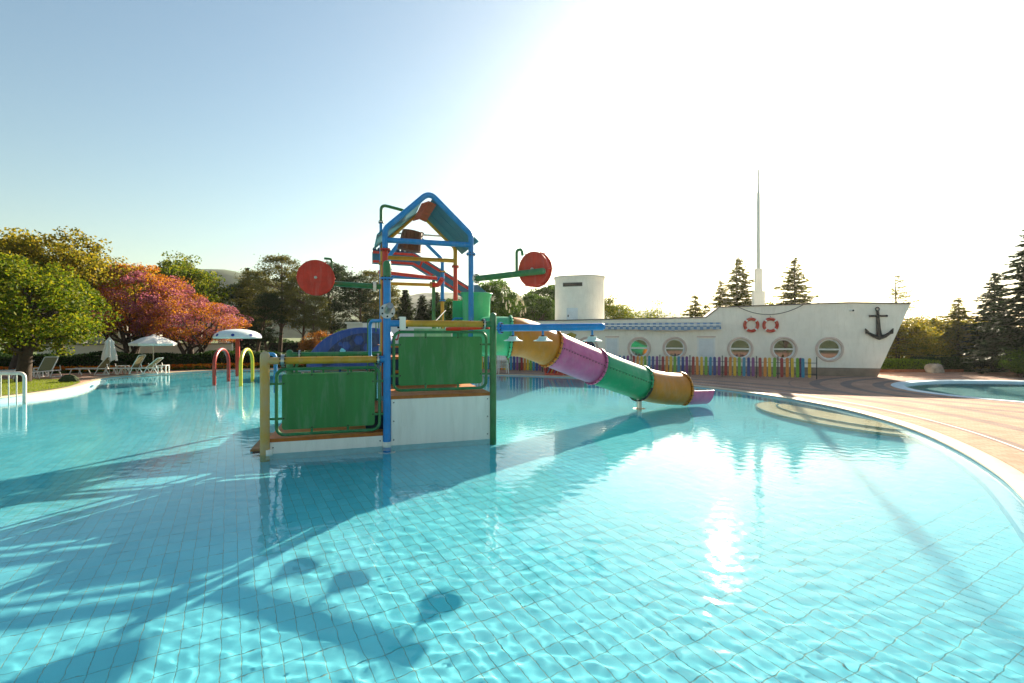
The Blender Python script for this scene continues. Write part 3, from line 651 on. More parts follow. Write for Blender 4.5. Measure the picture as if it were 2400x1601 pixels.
for i0, i1, m in segs:
    s_ = section(i0, i1, m); ring_(i1, m, s_)
    if m in (M_TPINK, M_TGREEN):
        for sg in (1, -1):           # bolted seam along both sides
            pts = [FR[i][0]+FR[i][2]*sg*(RT+.01) + FR[i][3]*.06 for i in range(i0, i1+1)]
            MB().tube(pts, .022, 6).build('side_seam', m, s_, wet=True)
            b = MB()
            for q in range(0, len(pts)-1):
                for f_ in (.25, .75):
                    c = pts[q].lerp(pts[q+1], f_); b.lathe([(.012, -.045), (.012, .02)], c, FR[i0+q][3], 6)
            b.build('bolts', M_BOLT, s_, wet=True)['kind'] = 'stuff'
lip = section(54, 64, M_TPINK, 'slide_lip', 180, 360, 20); ring_(64, M_TPINK, lip, 180, 360, RT, .02); ring_(54, M_TPINK, lip, 170, 370, RT, .015)
po = MB().tube([(3.50, 13.30, Z0), (3.50, 13.30, .32)], .07, 16).build('support_post', M_STEEL, SL, wet=True)
MB().lathe([(.17, 0), (.17, .02)], (3.50, 13.30, -.02)).build('foot_plate', M_TORANGE, po, wet=True)
p, t, x, y = FR[40]
MB().tube([p+x*(RT+.05)*math.cos(R(a))+y*(RT+.05)*math.sin(R(a)) for a in np.linspace(190, 350, 20)], .03, 8).build('saddle_strap', M_BOLT, po, wet=True)

# ------------------------------------------------------------------ the ship-shaped building
WS = .286; WK = 27.74                                   # wall line Y = WK - WS*X
wt = Vector((1, -WS, 0)).normalized(); wb = Vector((-wt.y, wt.x, 0))      # along the wall, into the building
W0 = Vector((-9.4, WK+WS*9.4, 0))
def wx(px):                                            # distance along the wall of a photo column
    k = (px-1200)/F; Y = WK/(1+WS*k); return (Vector((k*Y, Y, 0))-W0).dot(wt)
def wz(px, py):
    k = (px-1200)/F; Y = WK/(1+WS*k); return CAMH+(787-py)/F*Y
SH = thing('ship_building', 'white ship-shaped pool building with round porthole windows and raked bow', 'building', W0, math.atan2(wt.y, wt.x))
S_END, S_TOP = wx(2053), wx(2134)
roofline = [(0, 2.82), (wx(1301), 2.84), (wx(1655), 2.93), (wx(1684), 3.44), (wx(1850), 3.52), (wx(1992), 3.57), (S_TOP, 3.47)]
zp = .46; bow = lambda z: S_END+(S_TOP-S_END)*z/3.47
wins = [(wx(x), 1.345, 1 if x < 1500 else 0) for x in (1376, 1498, 1581, 1735, 1837, 1944)]
doors = [(wx(1419), wx(1450), 1.93), (wx(1634), wx(1676), 1.93)]
outer = [(0, .0), (bow(0), .0), (bow(3.47), 3.47)]+roofline[-2::-1]
outer = [(0, 0), (bow(0), 0)]+[(S_TOP, 3.47)]+[p for p in roofline[-2::-1]]
RW = .50
holes = [[(s+RW*math.cos(a), z+RW*math.sin(a)) for a in np.linspace(0, 2*math.pi, 36, endpoint=False)] for s, z, _ in wins]
def plate(poly, hs, b0, b1):
    """poly with holes in the wall's (s,z), thick from b0 to b1"""
    polys = [poly]+hs; flat = [p for q in polys for p in q]; n = len(flat)
    tri = tessellate_polygon([[Vector((x, z, 0)) for x, z in q] for q in polys])
    V = [(x, b0, z) for x, z in flat]+[(x, b1, z) for x, z in flat]
    Fc = [tuple(t) for t in tri]+[tuple(n+i for i in reversed(t)) for t in tri]; o = 0
    for q in polys:
        m_ = len(q); Fc += [(o+i, o+(i+1) % m_, n+o+(i+1) % m_, n+o+i) for i in range(m_)]; o += m_
    return MB().add(V, Fc)
plate(outer, holes, 0, .28).build('wall', M_WALL, SH, angle=30)
# the hull behind the front wall narrows at the bow
back = [(x if x < S_END-3 else min(x, S_END-1.5-(3.47-z)*.3), z) for x, z in outer]
nb = len(outer); V = [(x, .29, z-.02 if z > 1 else z) for x, z in outer]+[(x, 4.2, z-.02 if z > 1 else z) for x, z in back]
V = [(x-.05 if x > S_END-1 else x, y, z) for x, y, z in V]
MB().add(V, [(i, (i+1) % nb, nb+(i+1) % nb, nb+i) for i in range(nb)]+[tuple(range(2*nb-1, nb-1, -1))]).build('hull', M_WALL, SH, smooth=False)
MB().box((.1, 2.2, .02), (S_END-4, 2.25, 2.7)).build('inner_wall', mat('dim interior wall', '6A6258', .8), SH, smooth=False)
plate([(0, -.02), (bow(0)+.015, -.02), (bow(zp)+.015, zp), (0, zp)], [], -.03, -.004).build('plinth', M_PLINTH, SH, smooth=False)
for (x0, z0), (x1, z1) in zip(roofline[:-1], roofline[1:]):
    MB().bar((x0-.01, .12, z0+.02), (x1+.01, .12, z1+.02), .36, .05).build('roof_edge', M_ROOFEDGE, SH, smooth=False)
# portholes
M_GLASS = bpy.data.materials.new('window glass'); M_GLASS.use_nodes = True
_b = M_GLASS.node_tree.nodes['Principled BSDF']; _b.inputs['Base Color'].default_value = (.03, .035, .035, 1); _b.inputs['Roughness'].default_value = .02; _b.inputs['Coat Weight'].default_value = 1; _b.inputs['IOR'].default_value = 2.2
def porthole(s, z):
    wo = MB().lathe([(.50, -.045), (.52, -.075), (.575, -.085), (.605, -.05), (.61, .0), (.50, .0), (.50, -.045)], (s, 0, z), (0, 1, 0), 44, cap=False).build('window', M_SURR, SH)
    MB().lathe([(.43, .06), (.43, .12), (.497, .12), (.497, .04), (.45, .04), (.43, .06)], (s, 0, z), (0, 1, 0), 40, cap=False).build('frame', M_WFRAME, wo)
    MB().box((s-.44, .05, z-.045), (s+.44, .11, z+.03)).build('crossbar', M_WFRAME, wo, smooth=False)
    MB().lathe([(.435, .085), (.435, .095)], (s, 0, z), (0, 1, 0), 36).build('pane', M_GLASS, wo)
for s, z, _ in wins: porthole(s, z)
for s0, s1, zt in doors:
    d_ = MB().box((s0+.07, -.012, .03), (s1-.07, .0, zt-.07)).build('door', M_DOOR, SH, smooth=False)
    fr = MB().bar((s0+.035, -.02, .0), (s0+.035, -.02, zt), .05, .07, (1, 0, 0)).build('door_frame', M_WFRAME, d_, smooth=False)
    MB().bar((s1-.035, -.02, .0), (s1-.035, -.02, zt), .05, .07, (1, 0, 0)).build('door_frame', M_WFRAME, d_, smooth=False)
    MB().bar((s0-.02, -.022, zt+.02), (s1+.02, -.022, zt+.02), .06, .07).build('door_frame', M_SURR, d_, smooth=False)
    MB().tube([(s0+.16, -.06, 1.0), (s0+.28, -.06, 1.0)], .012, 8).build('handle', M_STEEL, d_)
def wp(s, z, b=0): return W0+wt*s+wb*b+Vector((0, 0, z))
# sagging cable
s0, s1 = wx(1729), wx(1881); cp = [(s0+(s1-s0)*t, -.05, 3.47+.04*t-.46*4*t*(1-t)*.95) for t in np.linspace(0, 1, 17)]
ca = thing('cable', 'dark cable sagging across the white ship wall above the life rings', 'cable', W0, SH.rotation_euler.z); MB().tube(cp, .016, 6).build('cable_run', M_IRON, ca)
# life rings
def life_ring(px, label):
    s, z = wx(px), wz(px, 762); o = thing('life_ring', label, 'life ring', wp(s, z, -.07), SH.rotation_euler.z, 'life rings on the ship wall')
    pts = [(.30*math.cos(a), 0, .30*math.sin(a)) for a in np.linspace(0, 2*math.pi, 36, endpoint=False)]
    rb = MB().tube(pts, .075, 12, closed=True).build('ring_body', M_RINGRED, o)
    for k in range(4):
        a0 = math.pi/4+k*math.pi/2; MB().tube([(.30*math.cos(a0+d), 0, .30*math.sin(a0+d)) for d in (-.12, -.04, .04, .12)], .079, 12).build('white_band', M_RINGW, o)
    MB().tube([(.39*math.cos(a), -.02+.02*math.cos(4*a), .39*math.sin(a)) for a in np.linspace(0, 2*math.pi, 40, endpoint=False)], .010, 5, closed=True).build('grab_rope', M_RINGW, o)
    MB().tube([(0, .0, .38), (0, .06, .46)], .012, 6).build('hook', M_IRON, o)
life_ring(1760, 'red and white life ring on the ship wall, the one farther from the anchor')
life_ring(1805, 'red and white life ring on the ship wall, the one closer to the anchor')
# anchor
an = thing('anchor', 'large black iron anchor hung on the bow of the ship building', 'anchor', wp(wx(2058), wz(2058, 791), -.09), SH.rotation_euler.z)
MB().tube([(.02, 0, .05), (-.02, 0, .5), (-.06, 0, 1.35)], [.13, .10, .065], 12).build('shank', M_IRON, an)
MB().tube([(-.07+.085*math.cos(a), 0, 1.45+.085*math.sin(a)) for a in np.linspace(0, 6.283, 18, endpoint=False)], .03, 8, closed=True).build('shackle_ring', M_IRON, an)
MB().tube([(-.46, 0, 1.10), (-.40, 0, 1.10), (.30, 0, 1.10), (.36, 0, 1.10)], [.06, .05, .05, .06], 10, dome=True).build('stock', M_IRON, an)
arm = [(-.64, 0, .44), (-.48, 0, .22), (-.25, 0, .08), (.02, 0, .0), (.3, 0, .08), (.5, 0, .22), (.66, 0, .42)]
MB().tube(arm, [.03, .07, .09, .13, .09, .07, .03], 10).build('arms', M_IRON, an)
for s_, x in ((-1, -.64), (1, .66)):
    MB().prism([(x, .46), (x-s_*.02, .20), (x-s_*.30, .12), (x-s_*.16, .30)], -.07, .07, lambda a, b, c: (a, c, b)).build('fluke', M_IRON, an, smooth=False)
MB().lathe([(.1, .05), (.0, -.1)], (.03, 0, -.02), seg=10, cap=False).build('crown_tip', M_IRON, an); an.scale = (.86, .86, .92)
# security camera
cc = thing('security_camera', 'small white dome security camera high on the ship wall near the anchor', 'camera', wp(wx(1994), wz(1994, 728), 0), SH.rotation_euler.z)
MB().lathe([(.07, 0), (.07, -.06), (.05, -.1), (.0, -.12)], (0, 0, 0), (0, 1, 0), 16, cap=False).build('housing', M_WPL, cc); MB().lathe([(.045, 0), (.0, -.05)], (.06, -.1, 0), (.5, 1, 0), 12, cap=False).build('lens_dome', M_BOLT, cc)
# rolled-up awning
M_CHECK = bpy.data.materials.new('blue check canvas'); M_CHECK.use_nodes = True; _n = M_CHECK.node_tree
_w = _n.nodes.new('ShaderNodeTexChecker'); _w.inputs['Scale'].default_value = 6.5; _w.inputs[1].default_value = (*lin('5C82AA'), 1); _w.inputs[2].default_value = (*lin('A9B7C0'), 1)
_c = _n.nodes.new('ShaderNodeTexCoord'); _n.links.new(_c.outputs['Object'], _w.inputs[0]); _n.links.new(_w.outputs[0], _n.nodes['Principled BSDF'].inputs[0]); _n.nodes['Principled BSDF'].inputs['Roughness'].default_value = .85
aw = thing('awning', 'rolled-up blue and white checked awning along the ship wall above the portholes', 'awning', wp(0, 0, 0), SH.rotation_euler.z)
a0, a1 = wx(1300), wx(1688)
MB().tube([(a0+(a1-a0)*t, -.22, 2.57+.006*math.sin(40*t)) for t in np.linspace(0, 1, 24)], .10, 12).build('canvas_roll', M_CHECK, aw)
V = []
for t in np.linspace(0, 1, 50):
    s = a0+(a1-a0)*t; V += [(s, -.31, 2.53), (s, -.33, 2.37-.04*abs(math.sin(t*37))-.07*math.exp(-((t-.72)/.2)**2))]
MB().add(V, [(2*i, 2*i+2, 2*i+3, 2*i+1) for i in range(49)]).build('valance', M_CHECK, aw)
MB().bar((a0, -.325, 2.55), (a1, -.325, 2.55), .04, .05).build('front_bar', M_WFRAME, aw)
for t in (.03, .35, .68, .98): MB().bar((a0+(a1-a0)*t, 0, 2.62), (a0+(a1-a0)*t, -.3, 2.58), .05, .06).build('bracket', M_WFRAME, aw, smooth=False)
# painted wall plaque beside the first porthole
pq = thing('wall_plaque', 'small oval painted plaque in green and yellow on the ship wall', 'plaque', wp(wx(1339), wz(1339, 787), -.03), SH.rotation_euler.z)
MB().prism([(.34*math.cos(a)*(1+.1*math.sin(3*a)), .22*math.sin(a)*(1+.12*math.sin(5*a))) for a in np.linspace(0, 6.283, 30, endpoint=False)], -.01, .02, lambda x, y, z: (x, z, y)).build('backing', M_WFRAME, pq)
MB().prism([(.28*math.cos(a)*(1+.1*math.sin(3*a)), .17*math.sin(a)*(1+.12*math.sin(5*a))) for a in np.linspace(0, 6.283, 30, endpoint=False)], -.02, -.011, lambda x, y, z: (x, z, y)).build('painted_face', mat('green and yellow paint', '5C7A22', .6, .1, 9, col2='D0A52C'), pq)
# funnel-like stair tower on the roof
FX = at(1358, 700, 29.2); ft = thing('round_tower', 'white rounded funnel-like tower rising behind the ship building roof', 'tower', (FX.x, FX.y, 0), SH.rotation_euler.z)
fpoly = rrect(-1.47, 1.47, -1.15, 1.15, 1.1, 12); zt_ = CAMH+(787-655)/F*29
MB().prism(fpoly, 0, zt_).build('wall', M_WALL, ft, angle=40)
MB().prism([(x*1.035, y*1.04) for x, y in fpoly], zt_+.002, zt_+.10).build('roof_cap', M_WALL, ft, angle=40)
MB().prism([(x*1.045, y*1.05) for x, y in fpoly], zt_+.102, zt_+.14).build('roof_edge', M_ROOFEDGE, ft, angle=40)
MB().box((-.80, -1.17, zt_-.50), (.33, -1.1, zt_-.28)).build('slot_window', mat('dark louvre', '2B2722', .7), ft, smooth=False)
for k in range(3): MB().box((-.80, -1.185, zt_-.47+k*.065), (.33, -1.172, zt_-.44+k*.065)).build('louvre', M_ROOFEDGE, ft, smooth=False)
dd = MB().box((-.58, -1.175, 2.85), (.06, -1.152, 3.62)).build('hatch_door', M_DOOR, ft, smooth=False); MB().box((-.52, -1.2, 3.1), (-.46, -1.177, 3.22)).build('handle', M_IRON, dd, smooth=False)
# mast
MX = at(1777.5, 700, 28.5); ma = thing('mast', 'tall slim flagpole mast on a stepped white pedestal behind the ship building', 'mast', (MX.x, MX.y, 0), SH.rotation_euler.z)
hz_ = lambda py: CAMH+(787-py)/F*28.5
MB().box((-.30, -.30, 0), (.30, .30, hz_(683))).build('pedestal', M_WALL, ma, smooth=False); MB().box((-.18, -.18, hz_(683)+.002), (.18, .18, hz_(630))).build('pedestal_shaft', M_WALL, ma, smooth=False)
MB().tube([(0, 0, hz_(630)), (0, 0, hz_(451))], [.10, .085], 16).build('pole', M_STEEL, ma); MB().tube([(0, 0, hz_(451)), (0, 0, hz_(397))], [.05, .04], 10).build('tip', M_STEEL, ma)

# ------------------------------------------------------------------ rainbow picket fence
FK = math.tan(R(20.6)); F1 = Vector((13.56, 21.5, .06)); fdir = Vector((math.cos(R(20.6)), -math.sin(R(20.6)), 0))
def fx(px):
    k = (px-1200)/F; Yy = (F1.y+FK*F1.x)/(1+FK*k); return (Vector((k*Yy, Yy, .06))-F1).dot(fdir)
FE = thing('picket_fence', 'rainbow-coloured picket fence with thin dark posts in front of the ship building', 'fence', F1, math.atan2(fdir.y, fdir.x))
PC = [mat('picket '+n_, c, .5, .1, 6, .1, 40) for n_, c in (('red', '9E2A22'), ('orange', 'D9851F'), ('yellow', 'E0B628'), ('green', '6FA52C'), ('teal', '2C86A8'), ('navy', '2F3F86'), ('purple', '7E3F7C'))]
def picket_mesh(m):
    poly = [(-.062, .10), (-.04, .06), (.04, .06), (.062, .10)]+[(.062*math.cos(a), .88+.062*math.sin(a)) for a in np.linspace(0, math.pi, 7)]
    o = MB().prism(poly, -.012, .012, lambda x, y, z: (x, z, y)).build('picket', m, FE, smooth=False); return o
PM = []
posts = [fx(x) for x in (1110, 1164, 1218, 1271, 1337, 1408, 1479, 1546.5, 1617, 1693, 1773.5, 1823.5, 1914.5)]
first = {}
for i, (a, b) in enumerate(zip(posts[:-1], posts[1:])):
    cols_ = range(7)
    if i == 10: cols_ = range(4)
    if i == 11: cols_ = range(5)
    n = len(cols_); span = (b-a) if i < 11 else (b-a)*.75
    for k, c in enumerate(cols_):
        s = a+span*(k+.75)/(n+.5)
        if c not in first: first[c] = picket_mesh(PC[c]); o = first[c]
        else: o = first[c].copy(); COL.objects.link(o)
        o.location = (s, -.02, rnd.uniform(-.008, .008)); o.rotation_euler = (0, R(rnd.uniform(-.8, .8)), 0)
# last little return panel towards the building
for k, c in enumerate((5, 6, 2)):
    if c not in first: first[c] = picket_mesh(PC[c]); o = first[c]
    else: o = first[c].copy(); COL.objects.link(o)
    o.location = (posts[-1]-.95+k*.34, .22-k*.08, 0); o.rotation_euler = (0, 0, R(-15))
for s in posts: MB().tube([(s, .03, -.04), (s, .03, 1.0)], .022, 8).build('fence_post', M_IRON, FE)
for z in (.22, .72): MB().tube([(posts[0], .03, z), (posts[-1], .03, z)], .014, 6).build('fence_rail', M_IRON, FE)

# ------------------------------------------------------------------ things on the far edge
def stacked_chair(i):
    p = at(1178, 874, 24.9); o = thing('stacking_chair', ['lowest white plastic chair of the stack by the fence, legs on the deck', 'white plastic chair second from the bottom of the stack', 'white plastic chair third from the bottom of the stack', 'white plastic chair third from the top of the stack', 'white plastic chair just below the top one of the stack', 'topmost white plastic chair of the stack by the fence'][i], 'chair', (p.x, p.y, .062+i*.075), R(14), 'white chairs stacked by the fence')
    MB().prism(rrect(-.25, .25, -.24, .24, .06), .30, .32).build('seat', M_WPL, o, angle=30)
    b = MB()
    for k in range(4): MB().box((-.2+k*.115, .24, .34), (-.2+k*.115+.07, .262, .66)).build('back_slat', M_WPL, o, smooth=False)
    MB().bar((-.25, .25, .68), (.25, .25, .68), .03, .06).build('back_rail', M_WPL, o, smooth=False)
    for x in (-1, 1):
        for y in (-1, 1): MB().tube([(.22*x, .2*y, .30), (.26*x, .24*y, 0)], .018, 6).build('leg', M_WPL, o)
for i in range(6): stacked_chair(i)
def toy_bin(px, label, cs, ls, wh):
    p = at(px, 883, 24.05); o = thing('toy_rack', label, 'toy rack', (p.x, p.y, .062), R(-14))
    for s_ in (-1, 1): MB().prism([(-.32, 0), (.32, 0), (.42, .62), (-.1, .70)], s_*.44-.02, s_*.44+.02, lambda x, y, z: (z, x, y)).build('side_board', M_RINGRED, o, smooth=False)
    MB().box((-.42, .30, .0), (.42, .33, .6)).build('back_board', M_RED, o, smooth=False); MB().box((-.42, -.34, .0), (.42, -.31, .10)).build('front_board', M_RINGRED, o, smooth=False); MB().box((-.42, -.3, .01), (.42, .3, .04)).build('base_board', M_RED, o, smooth=False)
    for k, c in enumerate(cs):
        b_ = tag(MB().bar((0, 0, 0), (.26, .03, .55), .10, .028, (1, 0, 0)).build('pool_float', c, smooth=False), ls[k]+' pool board leaning in the red toy rack '+wh, 'pool board', 'boards in the toy racks')
        q = Vector((p.x, p.y, .11))+Matrix.Rotation(R(-14), 3, 'Z')@Vector((-.36+k*.16, -.15+.07*(k % 3), 0)); b_.location = q; b_.rotation_euler = (0, 0, R(-14))
toy_bin(1300, 'red slant-sided toy rack by the fence, next to the stacked chairs', [PC[4], PC[2], PC[5], PC[1]], ['teal', 'yellow', 'navy', 'orange'], 'next to the stacked chairs'); toy_bin(1345, 'red slant-sided toy rack half hidden behind the pink slide tube', [PC[5], PC[4], PC[0]], ['navy', 'teal', 'dark red'], 'behind the pink tube')
# blue whale-shaped slide
WH = thing('whale_slide', 'blue whale-shaped toddler slide with spotted hexagon flank at the far pool end', 'slide', (-9.2, 27.0, 0))
prof = catmull([(-2.1, .25), (-2.0, .85), (-1.55, 1.45), (-.85, 2.0), (.1, 2.36), (1.1, 2.46), (2.1, 2.34), (2.5, 1.9), (2.6, .25)], 6, closed=False)
V = []; n = len(prof); lay = [(-.62, .90), (-.58, .965), (-.45, 1.0), (.45, 1.0), (.58, .965), (.62, .90)]
for y, k in lay:
    for x, z in prof: V.append(((x-.3)*k+.3, y, .25+(z-.25)*k))
nl = len(lay); Fc = [(i*n+j, i*n+j+1, (i+1)*n+j+1, (i+1)*n+j) for i in range(nl-1) for j in range(n-1)]+[tuple(range(n)), tuple((nl-1)*n+j for j in reversed(range(n)))]
M_WHALE = mat('blue moulded plastic', '0A408C', .5, .1, 2); M_WHD = mat('dark blue moulded plastic', '08285A', .55, .15, 2)
MB().add(V, Fc).build('body', M_WHALE, WH, angle=50, wet=True)
inner = [((x+.62)*.78+.0, .25+(z-.25)*.86) for x, z in prof if True]
pn = MB().prism([(x, z) for x, z in inner if x < 2.45], -.665, -.63, lambda x, y, z: (x, z, y)).build('flank_panel', M_WHD, WH, smooth=False)
for k, (x, z, r) in enumerate([(-.3, 1.0, .2), (.15, 1.45, .26), (.75, 1.25, .24), (.85, 1.75, .28), (.3, .85, .2), (1.35, 1.35, .26), (1.5, 1.85, .2), (-.15, 1.55, .13), (.35, 1.88, .14), (1.05, .85, .22), (-.55, 1.25, .1)]):
    MB().lathe([(r, 0), (r*.85, -.03)], (x, -.666, z), (0, 1, 0), 6).build('hexagon_spot', M_WHALE if k % 2 else M_NAVY, pn, smooth=False)
MB().lathe([(.17, 0), (.13, -.04)], (-.02, -.666, 1.18), (0, 1, 0), 6).build('hexagon_spot', mat('pale cyan plastic', '7CD3E6', .4), pn, smooth=False)
MB().lathe([(.08, 0), (.06, -.03)], (-1.45, -.60, 1.0), (0, 1, 0), 14).build('eye', M_RED, WH)
for s_ in (0, .5):
    MB().tube(fillet([(1.35, -.7+s_, .0), (1.35, -.7+s_, 2.9), (1.8, -.7+s_, 2.9), (1.8, -.7+s_, 2.2)], .15), .03, 8).build('ladder_rail', M_GREEN, WH, wet=True)
for z in (.5, .9, 1.3, 1.7, 2.1): MB().tube([(1.35, -.7, z), (1.35, -.2, z)], .02, 6).build('rung', M_GREEN, WH)
for x, z in ((-1.9, .3), (2.3, .3), (-.4, .3), (1.1, .3)): MB().tube([(x, 0, Z0), (x, 0, z+.1)], .07, 10).build('support', M_WHALE, WH, wet=True)
# ------------------------------------------------------------------ spray toys on the left
mu = at(557, 880, 24.4); MU = thing('mushroom_shower', 'white mushroom shower with blue spots on a red stem standing in the pool', 'water toy', (mu.x, mu.y, 0))
MB().tube([(0, 0, Z0), (0, 0, 2.0)], .10, 18).build('stem', M_RED, MU, wet=True)
cp_ = [(1.02, 1.86), (1.08, 1.88), (1.09, 1.94), (1.0, 2.10), (.8, 2.22), (.5, 2.30), (.2, 2.335), (.01, 2.34)]
MB().lathe([(.12, 1.90)]+cp_, (0, 0, 0), seg=40).build('cap', mat('white fibreglass', 'E4EAE6', .35, .04, 2, coat=.3), MU)
for a in range(0, 360, 45):
    d = Vector((math.cos(R(a-72)), math.sin(R(a-72)), .0)); MB().lathe([(.075, 0), (.075, .025)], d*1.03+Vector((0, 0, 2.03)), d+Vector((0, 0, .55)), 14).build('spot', mat('royal blue spot', '23358F', .4), MU)
def water_arch(p0, p1, h, m, label, cat='water toy'):
    c = (Vector((p0[0], p0[1], 0))+Vector((p1[0], p1[1], 0)))/2; o = thing('water_arch', label, cat, c); hv = (Vector((p1[0], p1[1], 0))-Vector((p0[0], p0[1], 0)))/2
    pts = [-hv+Vector((0, 0, Z0))]
    for a in np.linspace(0, math.pi, 20): pts.append(-hv*math.cos(a)+Vector((0, 0, h-.62+.62*math.sin(a))))
    pts.append(hv+Vector((0, 0, Z0))); t_ = MB().tube(pts, .07, 14).build('arch_tube', m, o, wet=True)
    for q in (4, 8, 12, 16): MB().lathe([(.014, 0), (.014, .02)], pts[q]-Vector((0, 0, .085)), (0, 0, 1), 6).build('spray_jet', M_BOLT, o)
    for q in (-1, 1): MB().lathe([(.13, 0), (.13, .02)], hv*q+Vector((0, 0, DEPTH)), seg=16).build('foot_plate', M_STEEL, o, wet=True)
water_arch((-12.26, 19.9), (-12.67, 21.6), 1.42, mat('arch red', 'A8281E', .35, .1, 4, coat=.3), 'red hoop spray arch standing in the pool beside the mushroom shower')
water_arch((-11.0, 19.6), (-11.6, 21.6), 1.42, mat('arch yellow', 'D8CC34', .35, .1, 4, coat=.3), 'yellow hoop spray arch standing in the pool beside the mushroom shower')
# white guard rail by the lawn kerb
GR = thing('guard_rail', 'white tubular guard rail with thin bars at the lawn kerb', 'railing', (-14.62, 14.5, 0))
M_RAILW = mat('white rail paint', 'DDD5C8', .4, .08, 6)
MB().tube(fillet([(-2.6, -.25, .86), (0, 0, .88), (0, 0, DEPTH)], .16), .05, 12).build('top_rail', M_RAILW, GR, wet=True)
MB().tube([(-2.6, -.25, DEPTH), (-2.6, -.25, .87)], .05, 12).build('end_post', M_RAILW, GR, wet=True)
for k in range(11): MB().tube([(-.22-k*.215, -.02-k*.0205, DEPTH), (-.22-k*.215, -.02-k*.0205, .85)], .016, 8).build('bar', M_RAILW, GR, wet=True)
# loungers
def lounger(name_loc, rz, label, back=52):
    o = thing('sun_lounger', label, 'sun lounger', name_loc, rz, 'sun loungers by the far left pool edge')
    sl = MB().box((-1.32, -.27, .315), (.02, .27, .33)).build('seat_sling', M_SLING, o, smooth=False)
    ca_, sa_ = math.cos(R(back)), math.sin(R(back))
    MB().add([(0, -.27, .33), (.68*ca_, -.27, .33+.68*sa_), (.68*ca_, .27, .33+.68*sa_), (0, .27, .33), (-.012, -.27, .342), (.68*ca_-.012, -.27, .342+.68*sa_), (.68*ca_-.012, .27, .342+.68*sa_), (-.012, .27, .342)], [(0,1,2,3),(7,6,5,4),(0,4,5,1),(2,6,7,3),(1,5,6,2),(0,3,7,4)]).build('backrest', M_SLING, o, smooth=False)
    for y in (-.3, .3):
        MB().tube([(-1.36, y, .32), (.5, y, .32)], .024, 8).build('side_rail', M_WPL, o)
    MB().tube(fillet([(0, -.295, .33), (.72*ca_, -.295, .33+.72*sa_), (.72*ca_, .295, .33+.72*sa_), (0, .295, .33)], .08), .02, 8).build('back_frame', M_WPL, o)
    for x, dx in ((-1.1, -.12), (-.8, .14), (.05, -.16), (.38, .16)):
        for y in (-.3, .3): MB().tube([(x, y, .32), (x+dx, y, .02)], .022, 8).build('leg', M_WPL, o)
    for y in (-.3, .3): MB().tube([(-.02, y, .03), (.55, y, .03)], .02, 6).build('foot_rail', M_WPL, o); MB().tube([(.5, y, .32), (.44, y, .55)], .018, 6).build('back_strut', M_WPL, o)
    return o
DZ = .062
lounger((-20.4, 24.0, DZ), R(8), 'olive sling lounger under the closed white parasol with side table behind')
lounger((-18.95, 24.3, DZ), R(8), 'olive sling lounger left of its twin beneath the open white parasol', 62)
lounger((-18.4, 24.5, DZ), R(10), 'olive sling lounger beside the open parasol pole, its back leaning lowest', 42)
lounger((-21.6, 22.35, DZ), R(96), 'olive sling lounger turned endways in front of the dark hedge, its back half sunlit', 58)
lounger((-23.2, 22.6, DZ), R(35), 'olive sling lounger in the shade near the big green tree', 35)
def side_table(p, label):
    o = thing('side_table', label, 'table', p, R(12), 'white side tables among the loungers'); MB().box((-.2, -.2, .40), (.2, .2, .43)).build('table_top', M_WPL, o, smooth=False)
    for x in (-1, 1):
        for y in (-1, 1): MB().bar((.175*x, .175*y, 0), (.175*x, .175*y, .40), .045, .045).build('leg', M_WPL, o, smooth=False)
side_table((-19.75, 24.55, DZ), 'small white plastic side table under the closed parasol'); side_table((-17.95, 24.9, DZ), 'small white plastic side table beside the open parasol pole'); side_table((-22.3, 22.9, DZ), 'small white plastic side table between the two shaded loungers')
# parasols
pa = thing('open_parasol', 'open white canvas parasol on a thin pole above the loungers', 'parasol', (-18.25, 24.6, DZ)); n = 8; V = [(0, 0, 1.98)]
for r, z in ((.5, 1.83), (1.02, 1.56), (1.0, 1.44)):
    for k in range(48):
        a = 2*math.pi*k/48; c8 = math.cos(math.pi/8)/math.cos((a % (math.pi/4))-math.pi/8); sag = .02*abs(math.sin(4*a)) if r > .6 else 0; V.append((r*c8*math.cos(a), r*c8*math.sin(a), z-.05*(1-c8)-sag*0))
Fc = [(0, 1+k, 1+(k+1) % 48) for k in range(48)]+[(1+i*48+k, 1+(i+1)*48+k, 1+(i+1)*48+(k+1) % 48, 1+i*48+(k+1) % 48) for i in range(2) for k in range(48)]
MB().add(V, Fc).build('canopy', M_CANVAS, pa, angle=20); MB().tube([(0, 0, 0), (0, 0, 1.97)], .02, 8).build('pole', M_STEEL, pa); MB().lathe([(.05, 0), (.09, .03), (.02, .06)], (0, 0, 1.95), seg=10).build('finial', M_CANVAS, pa)
for k in range(8):
    a = math.pi/8+k*math.pi/4; MB().tube([(0, 0, 1.86), (.97*math.cos(a), .97*math.sin(a), 1.53)], .008, 5).build('rib', M_WPL, pa)
MB().lathe([(.22, 0), (.2, .06), (.03, .08)], (0, 0, 0), seg=16).build('base', M_STEEL, pa)
pc_ = thing('closed_parasol', 'closed white parasol hanging in folds behind the loungers', 'parasol', (-20.15, 24.2, DZ)); V = []
for z, r in ((.72, .27), (.95, .25), (1.25, .20), (1.5, .15), (1.62, .17), (1.68, .12), (1.85, .03)):
    for k in range(40):
        a = 2*math.pi*k/40; rr = r*(1+.22*math.cos(8*a)) if r > .05 else r; V.append((rr*math.cos(a), rr*math.sin(a), z+(.05*math.cos(5*a) if z < .8 else 0)))
MB().add(V, [(i*40+k, i*40+(k+1) % 40, (i+1)*40+(k+1) % 40, (i+1)*40+k) for i in range(6) for k in range(40)]).build('folded_canopy', M_CANVAS, pc_, angle=60); MB().tube([(0, 0, 0), (0, 0, 1.9)], .02, 8).build('pole', M_STEEL, pc_)
